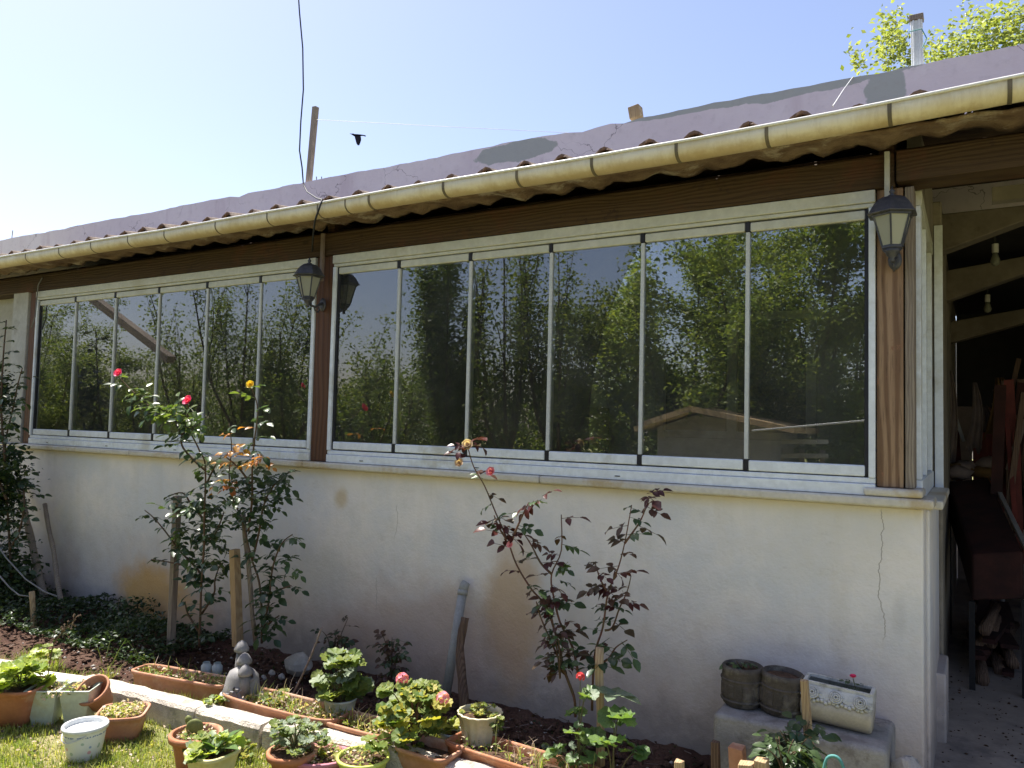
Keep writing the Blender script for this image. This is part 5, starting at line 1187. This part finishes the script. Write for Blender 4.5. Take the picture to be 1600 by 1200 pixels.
# left climbing plant
lv=[([(22,1000),(18,900),(12,800),(8,700),(20,640),(28,600),(35,575)],(-.4,-.35)),([(15,860),(30,830),(38,790),(36,755)],(-.4,-.35)),([(8,720),(2,640),(5,560),(10,500)],(-.45,-.4)),([(10,780),(-15,700),(-20,560)],(-.45,-.4))]
bush('climbing_rose','dark climbing rose hiding the wall at the left edge',lv,lambda f,p,si:random.choice(['deep','deep','rose']),.05,1.3,.012,[],'brownstem','climbing rose',
  clouds=[(5,760,-.42,.22,.15,.35,60,['deep']),(8,900,-.42,.25,.15,.25,50,['deep']),(15,640,-.42,.12,.1,.16,16,['deep','rose']),(-5,980,-.5,.3,.2,.12,35,['deep'])],seed=10)
rsq=np.random.default_rng(77); cr_=bpy.data.objects['climbing_rose']; cc_=[]
for (px,py,y,rx,ry,rz,n_) in ((5,760,-.38,.26,.14,.30,1500),(2,900,-.40,.28,.18,.25,1700),(-10,980,-.5,.35,.2,.15,900),(0,620,-.38,.12,.1,.2,350)):
    c=np.array(at(px,py,y)); v=rsq.normal(0,.55,(n_,3)); cc_.append(c+v*np.array([rx,ry,rz]))
leafcloud('foliage',np.concatenate(cc_),.045,[L['deep'],L['cover']],cr_,rsq,kind='stuff')
# low plants by the wall
def small_plant(px,py0,py1,y,w,nn,mm,label,seed,name='weed_plant',cat='plant',st='brownstem',scale=.8,ns=5):
    random.seed(seed); stems=[]
    for i in range(ns):
        dx=U(-w,w); stems.append(([(px,py0),(px+dx*.4,(py0+py1)/2+U(-5,5)),(px+dx,py1+U(0,(py0-py1)*.4))],(y,y+U(-.05,.05))))
    return bush(name,label,stems,lambda f,p,si:mm if isinstance(mm,str) else random.choice(mm),.035,scale,.004,[],st,cat,seed=seed)
small_plant(185,1020,935,-.30,26,0,['rose','deep'],'weedy green plant with drooping dry tips standing before the orange stain',21)
small_plant(520,1045,965,-.18,26,0,['deep','bronze'],'small sparse shrub by the wall behind the pale pot geranium',22)
small_plant(612,1060,985,-.18,22,0,['deep','bronze'],'small dark sprig by the wall left of the drain pipe',23)
small_plant(875,1060,960,-.6,20,0,['hibx'] and ['rose','bronze'],'green leafed shoot at the left foot of the red leaved rose',24,ns=4)
small_plant(1240,1215,1125,-.62,34,0,['rose','deep'],'dark green young rose growing before the concrete block',25,'rose_bush','rose bush',scale=1.,ns=8)
small_plant(1225,1215,1150,-.70,30,0,['deep','rose'],'low dense green shoots at the foot of the young rose',26,scale=.9,ns=8)
small_plant(1161,1045,1030,-.24,12,0,['rose','deep'],'small round leaved plant growing in the left barrel planter',27,scale=.75,ns=4)
pr_=CT(.06,0,.15); fp=thing('potted_flower','tiny plant with one bright pink bloom in the cream planter','plant',pr_)
obj('stem',MB().tube([pr_,pr_+Vector((.005,0,.03)),pr_+Vector((-.004,0,.065))],.002,5),M['greenstem'],fp)
for k in range(5): place('leaf',random.choice(LR['deep']),fp,pr_+Vector((U(-.01,.01),0,.01+.01*k)),(_c(k*2.4),_s(k*2.4),.2),(0,-.3,1),.55)
place('flower',rosette('pinkp',.016,77),fp,pr_+Vector((-.004,0,.07)),(0,.9,.3),(0,-.5,1))
# ground cover in shade at left
def patch(n,fn,size,mats,label,name='ground_cover',flat=.7,cat='ground cover'):
    rs=np.random.default_rng(len(label)); C=np.array([fn(rs) for _ in range(n)]); o=leafcloud(name,C,size,mats,None,rs,kind='stuff',flat=flat); tag(o,label,cat); return o
def f1(rs):
    x=rs.uniform(-8.6,-4.55); y=-rs.uniform(.02,.78); h=.10+.09*math.sin(x*4.1)*math.cos(y*6)+.04*math.sin(x*11); h*=min(1,(.95+y)/.35)
    return (x,y,.03+abs(h)*rs.random()**.6+.02)
patch(10000,f1,.034,[L['cover'],L['deep']],'low dark green ground cover filling the shaded left end of the bed')
def f2(rs): x=rs.uniform(-4.6,-.9); y=-rs.uniform(.03,.6); return (x,y,.04+.02*rs.random())
patch(650,f2,.022,[L['cover'],L['bronze']],'scattered fallen leaves and seedlings on the dark soil of the bed',name='leaf_litter',cat='leaf litter')
# grass
def blades(n,fn,hmin,hmax,w,mats,label,name='grass',cat='grass',lean=.5,seed=3):
    rs=np.random.default_rng(seed); P=fn(rs,n); n=len(P); h=rs.uniform(hmin,hmax,n)[:,None]; a=rs.uniform(0,2*PI,n); d=np.stack([np.cos(a),np.sin(a),np.zeros(n)],1); s=np.stack([-np.sin(a),np.cos(a),np.zeros(n)],1)
    ln=rs.uniform(.1,lean,n)[:,None]; up=np.array([0,0,1.]); V=np.empty((n,5,3)); ww=w*rs.uniform(.6,1.3,n)[:,None]
    V[:,0]=P-s*ww;V[:,1]=P+s*ww; m_=P+up*h*.55+d*h*ln*.3; V[:,2]=m_+s*ww*.7;V[:,3]=m_-s*ww*.7; V[:,4]=P+up*h*(1-ln*.3)+d*h*ln
    b=(np.arange(n)*5)[:,None]; Fq=np.concatenate([b+np.array([0,1,2]),b+np.array([0,2,3]),b+np.array([3,2,4])])
    k=rs.integers(0,len(mats),n); o=npmesh(name,V.reshape(-1,3),Fq,mats,None,np.concatenate([k,k,k]),kind='stuff'); tag(o,label,cat); return o
def g1(rs,n):
    x=rs.uniform(-6.6,-1.5,n*2); y=rs.uniform(-2.6,-.75,n*2); k=np.array([kerb_y(a) for a in x]); m_=np.sin(x*5.1+np.sin(y*4))*np.sin(y*6.3+x*2)+rs.normal(0,.45,n*2)
    ok=(y<k-.13)&(m_>-.25-.5*(x<-4.2)); x=x[ok][:n];y=y[ok][:n]; return np.stack([x,y,np.zeros(len(x))-.004],1)
blades(62000,g1,.015,.055,.0022,[L['grass'],L['weed']],'short yellow green lawn grass in front of the kerb',lean=.9)
def g2(rs,n):
    c=rs.integers(0,70,n); t=rs.uniform(0,1,70); x0=-6.2+t*4.2; cx=x0[c]+rs.normal(0,.025,n); ky=np.array([kerb_y(a) for a in cx]); off=np.where(rs.random(70)<.75,-.16,.03)[c]; return np.stack([cx,ky+off+rs.normal(0,.025,n),np.zeros(n)],1)
blades(6000,g2,.05,.15,.0022,[L['weed'],L['grass']],'taller weedy grass tufts growing along the foot of the kerb',name='tall_grass',lean=.8,seed=8)
rg=np.random.default_rng(14); mb=MB()
for k in range(420):
    x=-8+rg.random()*7.6; y=kerb_y(x)*rg.random(); l=.02+.07*rg.random()**2; a=rg.random()*6.28; mb.tube([(x,y,.045),(x+l*_c(a),y+l*_s(a),.045+.012*rg.random())],.0012+.0012*rg.random(),3,cap=False)
tag(obj('twigs',mb,M['palecloth'],kind='stuff'),'dry twigs and straw bits scattered over the bed soil','twigs')
tag(clod_cloud('pebbles',700,bedpt,.006,.02,M['rock']),'pale pebbles and mortar crumbs scattered on the bed soil','pebbles',kind='stuff')
# dry straw and chips on the lawn
def g3(rs,n): return np.stack([rs.uniform(-5,-1.8,n),rs.uniform(-2.,-.95,n),np.full(n,.004)],1)
o=leafcloud('dry_leaf_litter',np.random.default_rng(4).uniform((-5.2,-2.1,.0),(-1.8,-.9,.015),(2600,3)),.02,[L['peach'],M['palecloth']],None,np.random.default_rng(9),kind='stuff',flat=.4); tag(o,'dry leaf scraps scattered over the lawn in front of the kerb','leaf litter')
# --- tall single weeds
def spear(px,py0,pts,y,label,mat='weed',w=.007,name='grass_tuft',n=None):
    random.seed(px); r=thing(name,label,'plant',at(px,py0,y)); 
    for (tx,ty) in pts:
        a=at(px+U(-3,3),py0,y+U(-.02,.02)); b=at(tx,ty,y+U(-.05,.05)); m_=a.lerp(b,.55)+Vector((U(-.02,.02),0,.02)); sp=smooth_path([a,m_,b],3); mb=MB(); vs=[]
        for i,p in enumerate(sp): q=w*(1-.85*i/len(sp)); vs+=[p-Vector((q,0,0)),p+Vector((q*.2,-q*.4,0)),p+Vector((q,0,0))]
        mb.add(vs,[(3*i+c,3*i+c+1,3*i+c+4,3*i+c+3) for i in range(len(sp)-1) for c in(0,1)]); obj('blade',mb,L[mat],r)
spear(166,1055,[(151,1008),(173,1000),(196,1000),(186,1040),(145,1030),(135,1045)],-.80,'tuft of long thin blades at the joint of the white and rough kerb stones')
spear(222,1040,[(210,1012),(228,1015),(226,1022),(198,1000)],-.66,'tuft of thin blades rising from the left trough')
spear(12,1040,[(16,1000),(4,1015),(22,1020)],-.85,'single pale blades sprouting at the far left kerb')
spear(448,1115,[(448,1060),(462,1050),(430,1075),(470,1075)],-.78,'thin dry blades in the curved trough','peach',.003)
spear(555,1155,[(540,1120),(558,1110),(575,1118),(590,1135),(562,1100)],-.76,'dry thin blades beside the pale bluish pot','peach',.003)
spear(832,1190,[(826,1150),(840,1155),(812,1170),(850,1175)],-.72,'dry bent stalks in the long bright trough','peach',.003)
spear(200,1130,[(178,1102),(190,1098),(205,1100),(222,1105),(215,1118),(235,1112),(165,1115)],-1.05,'dry straw filled tuft spilling from the weathered square pot','peach',.004)
# --- leafy pot plants made of single leaves
DL={k:lib(discleaf,k,4,size=s) for k,s in(('geran',.032),('geryel',.03),('lettuce',.035),('grey',.026),('hib',.036))}
def leafy(name,label,base,H,rad,n,mm,scale=1.,flowers=(),seed=0,ctr=None,stem='greenstem',libs=DL,sq=1.,cat='plant'):
    random.seed(seed); base=Vector(base); r=thing(name,label,cat,base); sm=MB(); n=int(n*1.5); K=max(5,n//9); tips=[]
    for k in range(K):
        a=k*2.399+U(-.5,.5); t=(k+.6)/K; q=rad*math.sqrt(t)*U(.55,1.08); z=H*(1-.75*t**1.6)*U(.75,1.12)
        p=base+Vector((q*_c(a),q*_s(a)*sq,z)); tips.append((p,a,t)); sm.tube(smooth_path([base+Vector((U(-.012,.012),U(-.012,.012),-.01)),base.lerp(p,.5)+Vector((-.01*_c(a),-.01*_s(a),.02*(H/.2))),p],3),[.0045,.004,.0035,.003,.003,.0025,.002],5)
    for i in range(n):
        p0,a0,t=tips[i%K]; a=a0+U(-1.9,1.9); e=U(.25,1.)**.7; low=U(0,1)<.3
        off=Vector((_c(a),_s(a),U(-.55,.35)))*(.030*scale*e); c=(base.lerp(p0,U(.35,.85)) if low else p0)+off
        d=Vector((_c(a),_s(a),U(-.6,.5))); up_=Vector((_c(a)*.6+U(-.5,.5),_s(a)*.6-.3+U(-.5,.5),1))
        k=mm if isinstance(mm,str) else random.choice(mm); place('leaf',random.choice(libs[k]),r,c,d,up_,scale*U(.45,1.2))
    obj('stem',sm,M[stem],r)
    for (dx,dy,dz,m_,s) in flowers:
        p=base+Vector((dx,dy,dz)); place('flower',cluster(m_,s,int(abs(dx)*1000)+3),r,p,(0,1,.1),(0,-.4,1)); obj('flower_stalk',MB().tube([base+Vector((dx*.3,dy*.3,dz*.5)),p],.0018,4),M['greenstem'],r)
    return r
leafy('geranium','leafy pale green geranium without blooms in the pale bluish pot',PN-Vector((0,0,.02)),.25,.11,75,['geran','grey','geran'],1.45,seed=1)
q=ag(645,1172,.1)
leafy('geranium','big yellow green geranium with two pink flower heads',(q.x,q.y,.12),.29,.20,150,['geran','geryel','geran','geran'],1.12,[(-.115,.05,.275,'palep',.034),(.150,.02,.245,'palep',.034)],seed=2,stem='redstem')
L['lance']=L['lettuce']
def bigleaves(base,label,n,Ln,Wd,mat,seed,name='leafy_plant',el=.9,kind='lance'):
    random.seed(seed); r=thing(name,label,'plant',base)
    for i in range(n):
        a=i*2.399; e=U(.25,el); mb=MB(); d=Vector((_c(a)*_c(e),_s(a)*_c(e),_s(e))); leaf_into(mb,Vector(base)+Vector((U(-.02,.02),U(-.02,.02),0)),d,Vector((-_c(a)*_s(e),-_s(a)*_s(e),_c(e))),Ln*U(.7,1.15),Wd*U(.8,1.2),kind,.2,U(.1,.6)); obj('leaf',mb,L[mat],r,smooth=True)
    return r
leafy('lettuce_plant','bright yellow green leafy seedlings in the square pot at the left edge',PA-Vector((0,0,.03)),.15,.15,60,['lettuce','lettuce','geran'],1.25,seed=3)
leafy('leafy_plant','light green plant sprouting behind the kerb above the square pot',ag(60,1045,.1),.13,.10,26,['lettuce','geran'],.9,seed=4)
bigleaves(PG,'broad pointed fresh green leaves rising from the pale yellow pot',7,.12,.05,'hib',5,el=1.1,kind='wide')
leafy('leafy_plant','bright yellow green foliage spilling over the pale yellow pot',PG+Vector((.0,.0,-.02)),.10,.11,26,['lettuce','geran','lettuce'],.95,seed=56)
leafy('sage_plant','grey green leaves mixed in front of the pale yellow pot',PG+Vector((-.03,-.05,-.02)),.05,.09,18,['grey','hib'],1.,seed=55)
leafy('sage_plant','grey green sage-like foliage spreading from the terracotta pot at the bottom edge',PH+Vector((0,.02,0)),.13,.15,80,['grey','geran','grey'],.75,seed=6)
leafy('weed_plant','small weeds growing in the pink oval basin',PI_-Vector((0,0,.02)),.04,.09,26,['geran','geryel'],.45,seed=7)
leafy('weed_plant','small weeds around the castle ornament in the curved trough',ag(430,1098,.12),.05,.13,60,['geran','grey','geryel'],.5,seed=8)
leafy('weed_plant','pale trailing weeds hanging over the kerb by the short trough',ag(480,1140,.11),.05,.16,60,['grey','geran'],.5,seed=9,sq=.5)
leafy('weed_plant','low weeds clinging to the kerb left of the curved trough',ag(338,1100,.12),.04,.06,30,['lettuce','geran'],.45,seed=10)
leafy('succulent','yellowish jade-like succulent in the cream ribbed pot',PP,.06,.09,60,['geryel','geran'],.4,seed=11)
sp_=PP+Vector((.10,-.01,0)); leafy('succulent','second succulent branch hanging right of the cream ribbed pot',sp_-Vector((0,0,.04)),.07,.05,30,['geryel','geran'],.4,seed=12)
q=ag(905,1180,.05); leafy('mallow_plant','pale green mallow with red flowers left of the round stake',(-0+at(905,1150,-.72).x,-.72,.06),at(905,1075,-.72).z-.06,.09,26,['hib','hib','grey'],1.15,[(0,0,at(905,1068,-.72).z-.03,'redp',.022)],seed=13)
leafy('mallow_plant','grey green lobed leaves right of the round stake at the bottom edge',(at(958,1190,-.75).x,-.75,.04),at(958,1130,-.75).z,.11,16,['hib','hib'],1.25,seed=15)
bg_=at(962,1085,-.62); bigleaves(bg_,'large drooping pale veined leaf cluster right of the round stake',5,.13,.075,'grey',16,name='big_leaf_plant',el=.2,kind='wide')
leafy('weed_plant','low weeds between the geranium and the terracotta trough rim',ag(640,1185,.06),.06,.16,50,['geryel','geran','bz'] and ['geryel','geran'],.5,seed=17,sq=.6)
leafy('weed_plant','weeds along the lower edge before the long trough',ag(860,1195,.02),.08,.14,40,['geran','grey'],.5,seed=18,sq=.6)
leafy('weed_plant','tiny sprigs growing by the bottom edge right of the cactus pot',ag(375,1185,.0),.09,.11,50,['geran','geryel'],.5,seed=19)
# weeds and dry scraps inside troughs and pots
rw=np.random.default_rng(61)
for kk,(dn,lab) in {'k':(260,'left trough with the faded rim'),'l':(480,'curved trough around the castle ornament'),'m':(240,'short trough under the pale pot'),'p':(160,'long bright trough')}.items():
    rr0,c0,d0,n0,L0=TR[kk]; C=np.array([tuple(c0+d0*(U(-.46,.46)*L0)+n0*U(-.07,.07)+Vector((0,0,-.035+U(0,.045)))) for _ in range(dn)])
    o=leafcloud('trough_weeds',C,.02,[L['weed'],L['geran'],L['peach']],None,rw,kind='stuff'); tag(o,'small weeds and dry scraps growing in the '+lab,'weeds')
for (c0,rd,n_,lab) in ((PD,.10,500,'weathered square pot'),(PF,.08,200,'cactus pot'),(PB+Vector((0,0,.165)),.12,260,'pale plastic tub'),(PI_,.10,260,'pink oval basin'),(PJ,.09,160,'lime yellow pot')):
    C=np.array([tuple(Vector(c0)+Vector((rd*q*_c(a),rd*q*_s(a),U(-.01,.03)))) for q,a in ((math.sqrt(U(0,1)),U(0,6.28)) for _ in range(n_))])
    o=leafcloud('pot_weeds',C,.02,[L['weed'],L['peach']],None,rw,kind='stuff'); tag(o,'small weeds and dry scraps on the soil of the '+lab,'weeds')
def g5(rs,n):
    out=[]
    for i in range(n):
        rr0,c0,d0,n0,L0=TR[random.choice('kllmp')]; cl=random.choice((-.4,-.22,-.05,.1,.3,.42)); p=c0+d0*((cl+U(-.04,.04))*L0)+n0*U(-.06,.06); out.append((p.x,p.y,p.z-.05))
    return np.array(out)
blades(420,g5,.04,.15,.0022,[L['weed'],L['peach'],L['grass']],'thin green and dry weed blades standing in the terracotta troughs',name='trough_grass',lean=.9,seed=77)
# cactus
cc=thing('cactus','prickly pear with two flat pads in the round terracotta pot','cactus',PF)
camx=RT.copy(); camx.z=0; camx.normalize()
def pad(c,w,h,rotz,lean):
    mb=MB().lathe([(.05,-1),(.5,-.85),(.85,-.5),(1,0),(.9,.5),(.6,.82),(.1,1)],(0,0,0),18); q=Matrix.Rotation(YAW+rotz,3,'Z')@Matrix.Rotation(lean,3,'Y')
    mb.v=[tuple(Vector(c)+q@Vector((v[0]*w,v[1]*.012,v[2]*h+h))) for v in mb.v]; return mb
obj('pad',pad(PF+Vector((-.02,0,0)),.040,.040,.2,.1),L['cactus'],cc,smooth=True)
obj('pad',pad(PF+Vector((-.045,.0,.04)),.018,.026,-.1,-.3),L['cactus'],cc,smooth=True)
# withered stem in tub
r=thing('withered_stem','tall withered stem with curled pinkish seed heads rising from the pale tub','plant',PB+dx*-.05)
pts=[at(px,py,PB.y) for px,py in((72,1083),(77,1040),(85,1005),(100,985),(118,968))]
sm=MB().tube(smooth_path(pts,4),.0035,5); random.seed(2)
for i in range(22):
    t=U(.45,1); sp=smooth_path(pts,4); p=sp[int(t*(len(sp)-1))]; e=p+Vector((U(-.05,.05),U(-.04,.04),U(-.03,.04))); sm.tube([p,(p+e)/2+Vector((0,0,.01)),e],.0015,4); sm.lathe([(.001,-.006),(.006,0),(.001,.006)],e,6)
obj('stem',sm,M['brownstem'],r)
one('garden_hose',MB().tube(smooth_path([at(x,y,-.75) for x,y in((1285,1215),(1292,1185),(1308,1183),(1318,1200),(1320,1225))],4),.006,6),M['greenstring'],'teal hose curling at the bottom edge before the block','hose',smooth=True)
